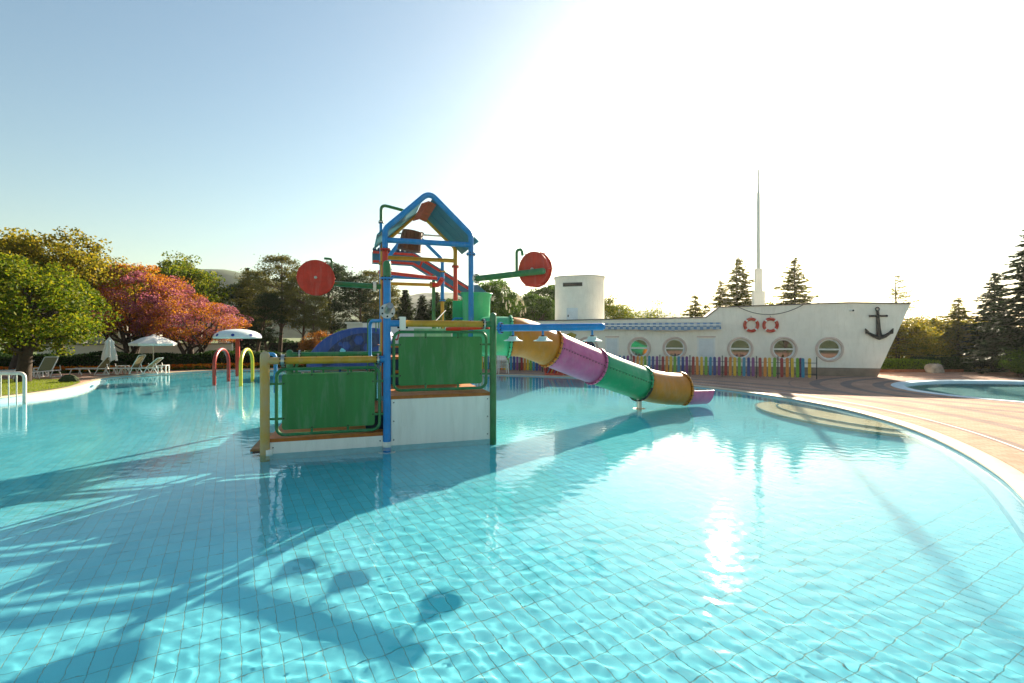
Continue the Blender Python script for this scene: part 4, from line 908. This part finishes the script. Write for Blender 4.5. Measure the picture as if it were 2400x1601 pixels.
# ------------------------------------------------------------------ terrace wall and building behind the trees on the left
tw = thing('terrace_wall', 'low white terrace wall with pillars behind the redbud trees', 'wall', (0, 0, 0))
p0, p1 = at(90, 800, 31), at(545, 800, 34.5); p0.z = p1.z = 0; td = (p1-p0).normalized(); L_ = (p1-p0).length
MB().bar(p0+Vector((0, 0, .7)), p1+Vector((0, 0, .7)), .3, 1.4).build('wall', M_CREAM, tw, smooth=False); MB().bar(p0+Vector((0, 0, 1.44)), p1+Vector((0, 0, 1.44)), .42, .08).build('coping', mat('grey coping', '9A9288', .8), tw, smooth=False)
for k, t in enumerate((.2, .42, .68, .80, .95)):
    c = p0+td*L_*t; MB().bar(c+Vector((0, 0, 1.48)), c+Vector((0, 0, 2.75)), .5, .5, (0, 1, 0)).build('pillar', M_CREAM, tw, smooth=False)
for a, b in ((.0, .19), (.22, .41), (.44, .67)):
    r_ = MB().tube([p0+td*L_*a+Vector((0, 0, 1.95)), p0+td*L_*b+Vector((0, 0, 1.95))], .025, 6).build('handrail', M_IRON, tw)
    for t in np.linspace(a, b, 9): MB().tube([p0+td*L_*t+Vector((0, 0, 1.48)), p0+td*L_*t+Vector((0, 0, 1.95))], .012, 5).build('baluster', M_IRON, r_)
hb = thing('terrace_building', 'white flat-roofed terrace building half hidden by the trees', 'building', (0, 0, 0))
q0, q1 = at(60, 700, 40), at(330, 700, 43); q0.z = q1.z = 0
MB().bar(q0+Vector((0, 2, 2.6)), q1+Vector((0, 2, 2.6)), 4, 5.2).build('wall', M_CREAM, hb, smooth=False); MB().bar(q0+Vector((-.5, 1.6, 5.55)), q1+Vector((.6, 1.6, 5.55)), 6, .55).build('roof_slab', M_CREAM, hb, smooth=False)
hd = (q1-q0).normalized(); hn = Vector((hd.y, -hd.x, 0))
for t in (.2, .42, .64, .86):
    c = q0+(q1-q0)*t+Vector((0, 2, 0))+hn*2.02; wi = MB().bar(c+Vector((0, 0, 1.6))-hd*.6, c+Vector((0, 0, 1.6))+hd*.6, .06, 1.9).build('window', M_WFRAME, hb, smooth=False)
    MB().bar(c+hn*.035+Vector((0, 0, 1.6))-hd*.52, c+hn*.035+Vector((0, 0, 1.6))+hd*.52, .02, 1.72).build('pane', M_GLASS, wi, smooth=False)
cb = thing('service_hut', 'small white flat-roofed hut seen between the pines and the play tower', 'hut', (at(850, 765, 36).x, 36, 0))
MB().box((-.9, -.8, 0), (.9, .8, 2.85)).build('wall', M_CREAM, cb, smooth=False); MB().box((-1, -.9, 2.852), (1, .9, 3.0)).build('roof_slab', M_CREAM, cb, smooth=False)

# ------------------------------------------------------------------ vegetation
def quads(C, D, S, ln, wd, rng, flat=None):
    """rhombic leaves: centre C, direction D, side S"""
    n = len(C); ln = ln*rng.uniform(.6, 1.25, n)[:, None]; wd = wd*rng.uniform(.7, 1.2, n)[:, None]
    A = C-D*ln/2; B = C+S*wd/2+D*ln*.08; E_ = C+D*ln/2; G = C-S*wd/2+D*ln*.08
    return np.stack([A, B, E_, G], 1).reshape(-1, 3), np.arange(4*n).reshape(-1, 4)
def rdir(n, rng):
    d = rng.normal(size=(n, 3)); return d/np.linalg.norm(d, axis=1)[:, None]
def perp(D, rng):
    s = np.cross(D, rdir(len(D), rng)); return s/(np.linalg.norm(s, axis=1)[:, None]+1e-9)
def limb_mesh(paths):
    b = MB()
    for pts, r0, r1 in paths: b.tube(pts, list(np.linspace(r0, r1, len(pts))), 7)
    return b
def bend(p, q, rng, amt, n=5):
    p, q = np.array(p, float), np.array(q, float); o = rng.normal(0, amt, 3); return [p+(q-p)*t+o*math.sin(math.pi*t)*.5 for t in np.linspace(0, 1, n)]
PROT = {}
def broadleaf(key, h, rx, zb, nclump, nleaf, leaf, mats, seed, trunk_r=.16, split=1, lean=0., spread=.42, fill=.55, barkm=None):
    """trunk with limbs and a crown of leaf clumps; the crown spans zb..h and is rx wide"""
    rng = np.random.default_rng(seed); o = thing('tree', '-', 'tree'); cz = (h+zb)/2; rz = (h-zb)/2; paths = []
    tops = []
    for k in range(split):
        a = rng.uniform(0, 6.28); top = np.array([lean+(.35*rx*math.cos(a) if split > 1 else rng.normal(0, .1)*rx), .35*rx*math.sin(a) if split > 1 else 0, zb+rz*(1.1 if split == 1 else .7)])
        paths.append((bend((rng.normal(0, .05), rng.normal(0, .05), -.1), top, rng, .25*h*.2, 7), trunk_r/(1 if split == 1 else 1.35), trunk_r*.35)); tops.append(top)
    # clump centres fill an uneven ellipsoid
    C = []
    lob = rdir(9, rng); lobw = rng.uniform(.58, 1.25, 9)
    while len(C) < nclump:
        d = rdir(1, rng)[0]; e = np.exp(6*(lob@d-1)); f_ = (e@lobw+.2*.95)/(e.sum()+.2); r = rng.uniform(fill**3, 1)**(1/3)*f_
        z = d[2]*r*rz; wz_ = 1-.25*max(0, z/rz)**2
        C.append((lean+d[0]*r*rx*wz_, d[1]*r*rx*wz_, cz+z*(1 if z > 0 else .92)))
    C = np.array(C)
    for k in range(min(26, nclump)):
        t = tops[k % split]; c = C[k]; base = np.array(paths[k % split][0][rng.integers(2, 6)]); paths.append((bend(base, c, rng, .12*rx, 5), trunk_r*.32, .012))
    limb_mesh(paths).build('trunk', barkm or M_BARK, o, angle=60)
    per = nleaf//nclump; sg = spread*rx*2.0/nclump**(1/3)
    P = np.repeat(C, per, 0); off = rng.normal(size=P.shape); off *= np.minimum(1, 1.7/np.linalg.norm(off, axis=1))[:, None]; off *= sg*np.array([1, 1, .62]); P = P+off*rng.uniform(.4, 1.3, (len(C), 1)).repeat(per, 0)
    D = rdir(len(P), rng)*.8+np.array([0, 0, -.25]); D /= np.linalg.norm(D, axis=1)[:, None]
    groups_ = np.array_split(rng.permutation(len(P)), 1) if len(mats) == 1 else None
    if len(mats) == 1: sets = [np.arange(len(P))]
    else:
        cl = np.repeat(rng.uniform(size=len(C)), per)+rng.normal(0, .22, len(P)); sets = [np.where(cl < .5)[0], np.where(cl >= .5)[0]]
    for s_, m in zip(sets, mats):
        V, Fc = quads(P[s_], D[s_], perp(D[s_], rng), leaf, leaf*.62, rng); npmesh('crown', V, Fc, m, o)
    PROT[key] = (o, h); return o
def spruce(key, h, r, seed, m, droop=.25, levels=None, gap=.0, dense=1.0, zb=.06, tuft=.26, bare_top=0):
    rng = np.random.default_rng(seed); o = thing('conifer', '-', 'tree'); levels = levels or int(h/.26); paths = [(bend((0, 0, -.1), (rng.normal(0, .02)*h, rng.normal(0, .02)*h, h), rng, .02*h, 8), .022*h+.02, .01)]
    P = []; D = []; S = []
    for i in range(levels):
        t = (i+.5)/levels; z = h*(zb+(1-zb)*t**.95); R_ = r*(1-t)**.85*(1+.0*t)+.06; nb_ = max(4, int((5+5*(1-t))*dense)); a0 = rng.uniform(0, 6.28)
        for b in range(nb_):
            if rng.uniform() < gap: continue
            a = a0+2*math.pi*b/nb_+rng.normal(0, .18); L_ = R_*rng.uniform(.5, 1.2); zj = rng.normal(0, .30)*h/levels; dr = droop+rng.normal(0, .07); d = np.array([math.cos(a), math.sin(a), 0]); up = rng.uniform(-.05, .25)*(.3+t)
            n = max(4, int(L_/.085*dense*(1 if t < .9 else .6))); q = np.linspace(.12, 1, n); base = np.array([0, 0, z+zj])
            pts = base+d*(q*L_)[:, None]+np.array([0, 0, 1])*((up*q-dr*q**2)*L_+.10*L_*q**4)[:, None]
            if b % 2 == 0 or h > 6: paths.append(([base]+[pts[j] for j in (n//3, 2*n//3, n-1)], .012+.004*L_, .004))
            side = np.array([-d[1], d[0], 0])
            for sg in (-1, 0, 1):
                k_ = n; jit = rng.normal(0, .03, (k_, 3)); wdt = (.42*L_*(1-q)*.9+.10)*abs(sg)
                P.append(pts+side*(sg*wdt*rng.uniform(.3, 1, k_))[:, None]+jit+np.array([0, 0, -.04]))
                dd = d*.8+side*sg*.8+np.array([0, 0, -.15]); dd = dd+rng.normal(0, .22, (k_, 3)); D.append(dd/np.linalg.norm(dd, axis=1)[:, None])
    P = np.concatenate(P); D = np.concatenate(D); limb_mesh(paths).build('trunk', M_BARK, o, angle=60)
    S = np.cross(D, np.array([0, 0, 1])+rng.normal(0, .5, D.shape)); S /= np.linalg.norm(S, axis=1)[:, None]
    V, Fc = quads(P, D, S, tuft, tuft*.34, rng); npmesh('crown', V, Fc, m, o); PROT[key] = (o, h); return o
def pine(key, h, r, seed, m, zb=.38, ncl=70, tuft=.24, per=90):
    rng = np.random.default_rng(seed); o = thing('pine', '-', 'tree'); top = np.array([rng.normal(0, .04)*h, 0, h]); tr = bend((0, 0, -.1), top, rng, .06*h, 9); paths = [(tr, .018*h+.03, .02)]; C = []
    for i in range(ncl):
        t = rng.uniform(0, 1)**.8; z = h*(zb+(1-zb)*t); R_ = r*(.35+.65*math.sin(math.pi*min(1, .32+.66*(1-t)))) * (1-.55*t**3); a = rng.uniform(0, 6.28); q = rng.uniform(.35, 1.08)
        c = np.array([R_*q*math.cos(a), R_*q*math.sin(a), z+.12*R_]); C.append(c)
        if i < 46: j = min(8, max(0, int(8*(z-.25*r)/h))); paths.append((bend(tr[j], c, rng, .1, 4), .02+.012*r, .008))
    C.append(top); C = np.array(C); limb_mesh(paths).build('trunk', M_PBARK, o, angle=60)
    P = np.repeat(C, per, 0)+rng.normal(size=(len(C)*per, 3))*np.array([.34, .34, .13])*r*.40
    D = rdir(len(P), rng)+np.array([0, 0, .5]); D /= np.linalg.norm(D, axis=1)[:, None]; V, Fc = quads(P, D, perp(D, rng), tuft, tuft*.30, rng); npmesh('crown', V, Fc, m, o); PROT[key] = (o, h); return o
used = set()
def place(key, px, ytop, Y, label, group=None, name=None, rz=0., z=.02, sx=1.):
    """stand a tree of kind key Y metres away in photo column px with its top at row ytop"""
    o, h = PROT[key]; t = at(px, ytop, Y); k = (t.z-z)/h
    if key in used: o = dup(o)
    used.add(key); o.location = (t.x, t.y, z); o.rotation_euler = (0, 0, rz); o.scale = (k*sx, k*sx, k); o['label'] = label
    if group: o['group'] = group
    elif 'group' in o: del o['group']
    if name: o.name = name
    return o
L_FRESH = leafmat('fresh green leaves', ['3A5212', '5A6C16', '8A841C', '465E14'], .55)
L_DARKG = leafmat('deep green leaves', ['33501A', '46641C', '5A7420', '3C5A1C'], .45)
L_OLIVE = leafmat('olive young leaves', ['5E641A', '86781F', 'A08A26', '505C18'], .58)
L_PINK = leafmat('redbud blossom', ['964E66', 'B06878', '7C3C4E', 'C4868E'], .5)
L_BRONZE = leafmat('bronze young leaves', ['BC741A', 'A05616', 'CC9022', '844816'], .55)
L_PINE = leafmat('pine needles', ['4E5624', '625F26', '766A2C', '444E20'], .35)
L_PINED = leafmat('dark pine needles', ['2A361C', '364420', '2E3C1E', '424E24'], .25)
L_SPR = leafmat('spruce needles', ['1E2E1E', '2A3C22', '243420', '354626'], .2)
L_SPRL = leafmat('light cedar needles', ['5A6424', '767628', '92842C', '505C22'], .55)
L_RUST = leafmat('rust coloured foliage', ['9A5A1A', 'B06A1E', '84521E', 'A8742A'], .45)
L_HEDGE = leafmat('hedge leaves', ['1E3414', '2A4418', '36501A', '25401A'], .35)
L_HEDL = leafmat('bright hedge leaves', ['4C6E16', '6A8A1C', '7E961E', '567818'], .45)
broadleaf('big', 6.6, 3.7, .9, 200, 26000, .16, [L_FRESH], 11, .30, fill=.5, spread=.27)
broadleaf('tall', 7.5, 3.6, 1.8, 140, 17000, .16, [L_OLIVE], 12, .24, fill=.3, spread=.30)
broadleaf('redbud', 6.3, 3.4, 1.3, 200, 34000, .11, [L_PINK, L_BRONZE], 13, .22, split=3, fill=.4, spread=.29)
broadleaf('round', 7, 2.6, 1.6, 130, 16000, .17, [L_FRESH], 14, .2, fill=.3, spread=.34)
broadleaf('chestnut', 7, 3.0, 1.3, 170, 22000, .18, [L_DARKG], 15, .22, fill=.4, spread=.34)
broadleaf('sparse', 6, 2.2, 1.5, 40, 2600, .18, [L_FRESH], 16, .08, split=3, fill=.2, spread=.6)
broadleaf('shrub', 2.4, 1.3, .2, 60, 9000, .11, [L_RUST], 17, .08, split=3, fill=.2)
broadleaf('bush', 3.2, 2.0, .1, 80, 14000, .14, [L_DARKG], 18, .1, split=3, fill=.2)
broadleaf('thicket', 4.2, 2.8, .1, 150, 15000, .14, [L_OLIVE], 19, .1, split=4, fill=.2)
pine('pine', 10, 2.6, 21, L_PINE, .34, 150, .26, 75); pine('pine2', 9, 2.4, 22, L_PINED, .22, 140, .27, 75)
spruce('spruce', 9, 3.0, 31, L_SPR, .22, dense=1.25, tuft=.34); spruce('cedar', 7, 2.5, 32, L_SPRL, .12, gap=.1, dense=1.5, zb=.1, tuft=.28); spruce('young', 4.5, 1.9, 33, L_SPRL, .2, dense=1.6, tuft=.24); spruce('cypress', 6, 1.5, 34, L_PINED, -.55, dense=1.5, tuft=.34)
spruce('thin', 8, 2.8, 35, L_SPRL, .03, levels=24, gap=.35, dense=1.0, zb=.15, tuft=.24)
# left side
place('big', 50, 590, 19.2, 'broad sunlit green tree with a thick dark trunk on the lawn', rz=.6, z=.16, sx=1.15)
place('tall', 30, 505, 25, 'tall dark-limbed tree rising above the big lawn tree', rz=2.)
place('tall', 165, 525, 27, 'airy yellow-green tree beside the white terrace roof', rz=4.2)
place('redbud', 305, 606, 28.0, 'large pink-blossomed redbud with orange leaves behind the open parasol', 'redbud trees', rz=1.0, z=.1)
place('redbud', 455, 682, 28.8, 'lower pink-blossomed redbud behind the mushroom shower', 'redbud trees', rz=3.2, z=.1, sx=1.32)
place('round', 395, 592, 41, 'green tree with a rounded top behind the redbuds', 'green trees beyond the redbuds', rz=.4)
place('round', 455, 600, 44, 'light-leaved tree showing sky through its top, next to the far hill', 'green trees beyond the redbuds', rz=2.4)
place('tall', 110, 640, 36, 'green tree in front of the white terrace building', rz=3.)
place('round', 250, 640, 38, 'green tree hidden mostly by the large redbud', rz=5)
G_P = 'pines behind the pool'
for px, yt, Y, key, rz, lab in [(655, 606, 46, 'pine', 0, 'tallest sunlit pine with a spiky top behind the pool'), (600, 640, 48, 'pine', 1.3, 'sunlit pine beside the dark pointed spruce'), (705, 650, 44, 'pine', 2.2, 'sunlit pine with two pale trunks left of the red wheel'),
                           (745, 700, 42, 'pine', 3.9, 'short pine glowing orange beneath the red wheel'), (785, 622, 50, 'pine2', .5, 'dark pine behind the left red wheel'), (835, 650, 47, 'pine2', 2.1, 'dark pine behind the green wheel arm'),
                           (872, 640, 52, 'pine', 4.4, 'sunlit pine just left of the blue tower post'), (560, 668, 52, 'pine2', 3.3, 'dark shaded pine right of the far hill'), (905, 668, 49, 'pine', 5.2, 'sunlit pine partly behind the blue tower post'), (628, 690, 42, 'pine2', 5.5, 'dark low pine under the tallest sunlit pine')]:
    place(key, px, yt, Y, lab, G_P, rz=rz)
place('spruce', 580, 628, 50, 'dark pointed spruce at the left end of the pines', rz=.7)
place('shrub', 752, 775, 38, 'rust-orange shrub beneath the pines', rz=1)
place('bush', 812, 768, 37, 'green bush between the pines and the blue whale slide', rz=2)
place('cypress', 950, 681, 34, 'dark conical evergreen framed by the tower posts, the taller one', rz=0); place('cypress', 990, 694, 36, 'dark conical evergreen framed by the tower posts, the middle one', rz=1.2); place('cypress', 1022, 686, 38, 'dark conical evergreen behind the green tower post', rz=2.3)
place('chestnut', 1060, 690, 38, 'leafy tree behind the red tower post', rz=3.)
ch = place('chestnut', 1150, 645, 34, 'chestnut tree with pale flower candles behind the mint slide hood', rz=1.)
rc = np.random.default_rng(77); b = MB()
for k in range(130):
    d = rdir(1, rc)[0]; d[2] = abs(d[2])*.9-.15; p = Vector((3.0*d[0]*.93, 3.0*d[1]*.93, 4.15+2.7*d[2])); b.lathe([(.07, 0), (.05, .12), (.015, .30)], p, (rc.normal(0, .15), rc.normal(0, .15), 1), 5)
b.build('flower_candles', mat('cream blossom', 'D8CBA6', .8), ch)['kind'] = 'stuff'
place('round', 1205, 690, 39, 'thin-leaved tree right of the flowering chestnut', rz=3.); place('chestnut', 1255, 678, 37, 'shaded green tree behind the right red wheel', rz=4.5); place('chestnut', 1290, 655, 42, 'dark tree against the left side of the round tower', rz=2.)
place('round', 1440, 690, 33, 'sunlit round tree right of the round tower', rz=1.7); place('sparse', 1535, 700, 34, 'sparse young tree above the checked awning', rz=.5); place('sparse', 1480, 715, 36, 'thin bare sapling beside the sunlit round tree', rz=2.8)
place('young', 1628, 692, 31, 'small dark fir above the roof step of the ship', rz=0); place('cedar', 1690, 660, 33, 'shorter cedar left of the mast', rz=1.); place('cedar', 1732, 606, 35, 'tall thin cedar just left of the mast', rz=2.); place('cedar', 1862, 608, 32, 'lone cedar right of the mast', rz=3.4); place('young', 1655, 715, 32, 'low fir at the roof step of the ship', rz=4.)
place('sparse', 1805, 706, 33, 'leafy twig tops right of the mast pedestal', rz=4.)
# right side
place('thin', 2105, 645, 27.5, 'gaunt half-bare cedar behind the ship bow', rz=.4)
place('spruce', 2425, 510, 23.5, 'big dark spruce at the end of the right hedge', rz=.9); place('spruce', 2330, 640, 26.5, 'dark spruce joined to the big spruce', rz=2.3)
place('young', 2245, 700, 28.5, 'golden backlit young fir right of the ship bow', rz=1.1); place('young', 2190, 745, 30, 'smaller backlit fir between bow and golden fir', rz=3.); place('young', 2300, 760, 27.5, 'low fir beneath the dark spruces', rz=.2)
G_T = 'shrubs right of the ship bow'
for k, (px, yt, Y, key) in enumerate([(2110, 735, 28.5, 'thicket'), (2180, 728, 31, 'thicket'), (2265, 728, 32, 'thicket'), (2340, 770, 29.5, 'bush')]):
    place(key, px, yt, Y, ['rust-brown twiggy shrub against the ship bow', 'olive shrub behind the smaller fir', 'olive shrub behind the golden fir', 'dark green bush in front of the dark spruces'][k], G_T, rz=k*1.3)
place('bush', 2400, 812, 22.5, 'rounded green shrub by the stacked brown stones', rz=2.2)
# trees behind the camera that the portholes mirror
for k, (x, y, s_) in enumerate([(-9, -11, 1.), (2, -14, 1.1), (12, -12, .9), (22, -9, 1.)]):
    o = dup(PROT[('tall', 'round', 'redbud', 'tall')[k]][0]); o.location = (x, y, .02); o.scale = (s_, s_, s_); o['label'] = ['yellow-green tree across the pool mirrored in the portholes', 'green tree across the pool mirrored in the portholes', 'pink redbud across the pool mirrored in the portholes', 'airy tree across the deck mirrored in the porthole by the anchor'][k]
    if 'group' in o: del o['group']
# hedges
def hedge(name, pts, wd, h, m, n, leaf, label, seed, z=.02):
    rng = np.random.default_rng(seed); P = np.array(pts, float); seg = np.linalg.norm(np.diff(P, axis=0), axis=1); cum = np.r_[0, np.cumsum(seg)]
    t = rng.uniform(0, cum[-1], n); x = np.interp(t, cum, P[:, 0]); y = np.interp(t, cum, P[:, 1]); hh = h*(.88+.12*np.sin(t*1.7)*np.sin(t*.6+1))
    sd = rng.uniform(-1, 1, n); zt = rng.uniform(0, 1, n); edge = rng.uniform(size=n) < .7
    face = rng.integers(0, 3, n); sd = np.where(edge & (face < 2), np.sign(sd)*rng.uniform(.85, 1.08, n), sd); zt = np.where(edge & (face == 2), rng.uniform(.88, 1.08, n), zt)
    d = np.gradient(P, axis=0); tx = np.interp(t, cum, d[:, 0]); ty = np.interp(t, cum, d[:, 1]); nn = np.hypot(tx, ty); nx_, ny_ = -ty/nn, tx/nn
    C = np.stack([x+nx_*sd*wd/2, y+ny_*sd*wd/2, z+zt*hh], 1); o = thing(name, label, 'hedge', (0, 0, 0))
    D = rdir(n, rng); V, Fc = quads(C, D, perp(D, rng), leaf, leaf*.6, rng); npmesh('foliage', V, Fc, m, o)
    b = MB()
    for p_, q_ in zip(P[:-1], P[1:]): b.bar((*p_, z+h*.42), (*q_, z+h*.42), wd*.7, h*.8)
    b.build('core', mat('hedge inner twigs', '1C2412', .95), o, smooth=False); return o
hedge('hedge', [(-29, 26.2), (-24, 26.6), (-20.5, 27.6), (-17, 29.6), (-12, 31.0), (-8, 31.6)], 1.3, 1.05, L_HEDGE, 36000, .12, 'long dark clipped hedge behind the flower bed and loungers', 41)
hedge('hedge', [(17.8, 26.4), (20.3, 26.6), (22.9, 26.2)], 1.0, .62, L_HEDL, 12000, .09, 'low bright green hedge beside the ship bow', 42, .16)
hedge('hedge', [(22.6, 26.9), (25.0, 26.7)], 1.3, .85, L_HEDGE, 9000, .10, 'short dark hedge behind the pale rock', 43)
hedge('hedge', [(-24, 48), (-12, 50), (0, 50)], 1.5, 1.6, L_HEDGE, 9000, .2, 'far dark hedge under the pines', 44)
kb = MB(); kb.bar((17.0, 25.75, .1), (24, 25.75, .1), .12, .22); tag(kb.build('bed_kerb', mat('terracotta kerb', '9A5A3A', .8, .15, 5, .2), smooth=False), 'low terracotta kerb along the bright hedge', 'kerb')
# orange flower bed
rng = np.random.default_rng(50); t = rng.uniform(0, 1, 5200); bp = np.array([(-27, 25.0), (-22.2, 26.0), (-19.4, 27.4), (-16.6, 28.9), (-12, 30.2), (-8.5, 30.9)]); tt = t*5; k = np.minimum(tt.astype(int), 4)
c = bp[k]+(bp[k+1]-bp[k])*(tt-k)[:, None]; c = c+rng.normal(0, .22, c.shape); zz = .06+rng.uniform(.1, .30, len(c)); D = rdir(len(c), rng); D[:, 2] *= .3; D /= np.linalg.norm(D, axis=1)[:, None]
V, Fc = quads(np.column_stack([c, zz]), D, perp(D, rng), .13, .12, rng); fb = thing('flower_bed', 'strip of orange and yellow flowers in front of the dark hedge', 'flower bed'); fb['kind'] = 'stuff'
o = npmesh('blossoms', V, Fc, leafmat('marigold petals', ['D86A14', 'E08A18', 'C8501A', 'E0A020'], .3), fb); o['kind'] = 'stuff'
c2_ = c+rng.normal(0, .15, c.shape); D = rdir(len(c), rng); V, Fc = quads(np.column_stack([c2_, .06+rng.uniform(0, .2, len(c))]), D, perp(D, rng), .14, .07, rng); o = npmesh('leaves', V, Fc, L_DARKG, fb); o['kind'] = 'stuff'
# rocks
def rock(loc, s, m, label, seed, name='rock'):
    bm = bmesh.new(); bmesh.ops.create_icosphere(bm, subdivisions=4, radius=1); r_ = random.Random(seed); from mathutils import noise
    for v in bm.verts:
        n_ = noise.fractal(v.co*1.3+Vector((seed*3.1, 0, 0)), .8, 2.1, 5); v.co *= 1+.28*n_; v.co.z = max(v.co.z, -.55)
        v.co = Vector((v.co.x*s[0], v.co.y*s[1], (v.co.z+.5)*s[2]))
    me = bpy.data.meshes.new(name); bm.to_mesh(me); bm.free(); me.shade_smooth(); me.materials.append(m); o = bpy.data.objects.new(name, me); COL.objects.link(o); o.location = loc; return tag(o, label, 'rock')
p = at(2190, 873, 25.4); rock((p.x, p.y, .05), (.42, .35, .34), M_ROCK, 'pale rounded boulder at the end of the bright hedge', 3)
p = at(2378, 880, 23.0); rock((p.x, p.y, .05), (.30, .26, .17), M_ROCK2, 'lower brown stone of the two stacked by the shrub', 5); rock((p.x+.05, p.y, .27), (.26, .22, .17), M_ROCK2, 'upper brown stone of the two stacked by the shrub', 9)
rock((-17.6, 19.2, .14), (.35, .2, .2), mat('mossy lump', '2E3A18', .95, .2, 5, .5), 'small dark mossy mound at the tip of the lawn', 12)
p = at(2388, 868, 23.4)
# far hills
def hill(cx, cy, wx_, wy_, h, seed):
    rng = np.random.default_rng(seed); n = 70; u = np.linspace(-1, 1, n); X, Y = np.meshgrid(u, u); Z = np.clip(np.cos(X*math.pi/2)*np.cos(Y*math.pi/2), 0, 1)**.8*h
    for k in range(26):
        a = rng.uniform(0, 6.28); f_ = rng.uniform(4, 22); Z += np.where(Z > 1, h*.25/f_*np.sin(f_*(X*math.cos(a)+Y*math.sin(a))+rng.uniform(0, 6)), 0)
    Z += np.where(Z > 2, rng.normal(0, .7, Z.shape), 0)
    V = np.stack([cx+X*wx_, cy+Y*wy_, Z-1], -1).reshape(-1, 3); i = np.arange(n*n).reshape(n, n); Fc = np.stack([i[:-1, :-1], i[:-1, 1:], i[1:, 1:], i[1:, :-1]], -1).reshape(-1, 4)
    o = npmesh('hill', V, Fc, mat('wooded hillside', '3E5226', .95, .25, .05, 1., .2), smooth=True); tag(o, kind='structure')
hill(-420, 620, 330, 200, 82, 1); hill(-60, 800, 420, 220, 66, 2)

# ------------------------------------------------------------------ thin sunlit air over the whole place
hz = MB().box((-1450, -1450, -4), (1450, 1450, 100)).build('haze', None, smooth=False); tag(hz, 'thin bright evening haze in the air over the whole pool garden', 'haze', kind='stuff')
M_HAZE = bpy.data.materials.new('haze'); M_HAZE.use_nodes = True; _n = M_HAZE.node_tree; _n.nodes.remove(_n.nodes['Principled BSDF'])
_v = _n.nodes.new('ShaderNodeVolumePrincipled'); _v.inputs['Color'].default_value = (.93, .93, .92, 1); _v.inputs['Density'].default_value = .0002; _v.inputs['Anisotropy'].default_value = .7
_n.links.new(_v.outputs[0], _n.nodes['Material Output'].inputs['Volume']); hz.data.materials.append(M_HAZE)
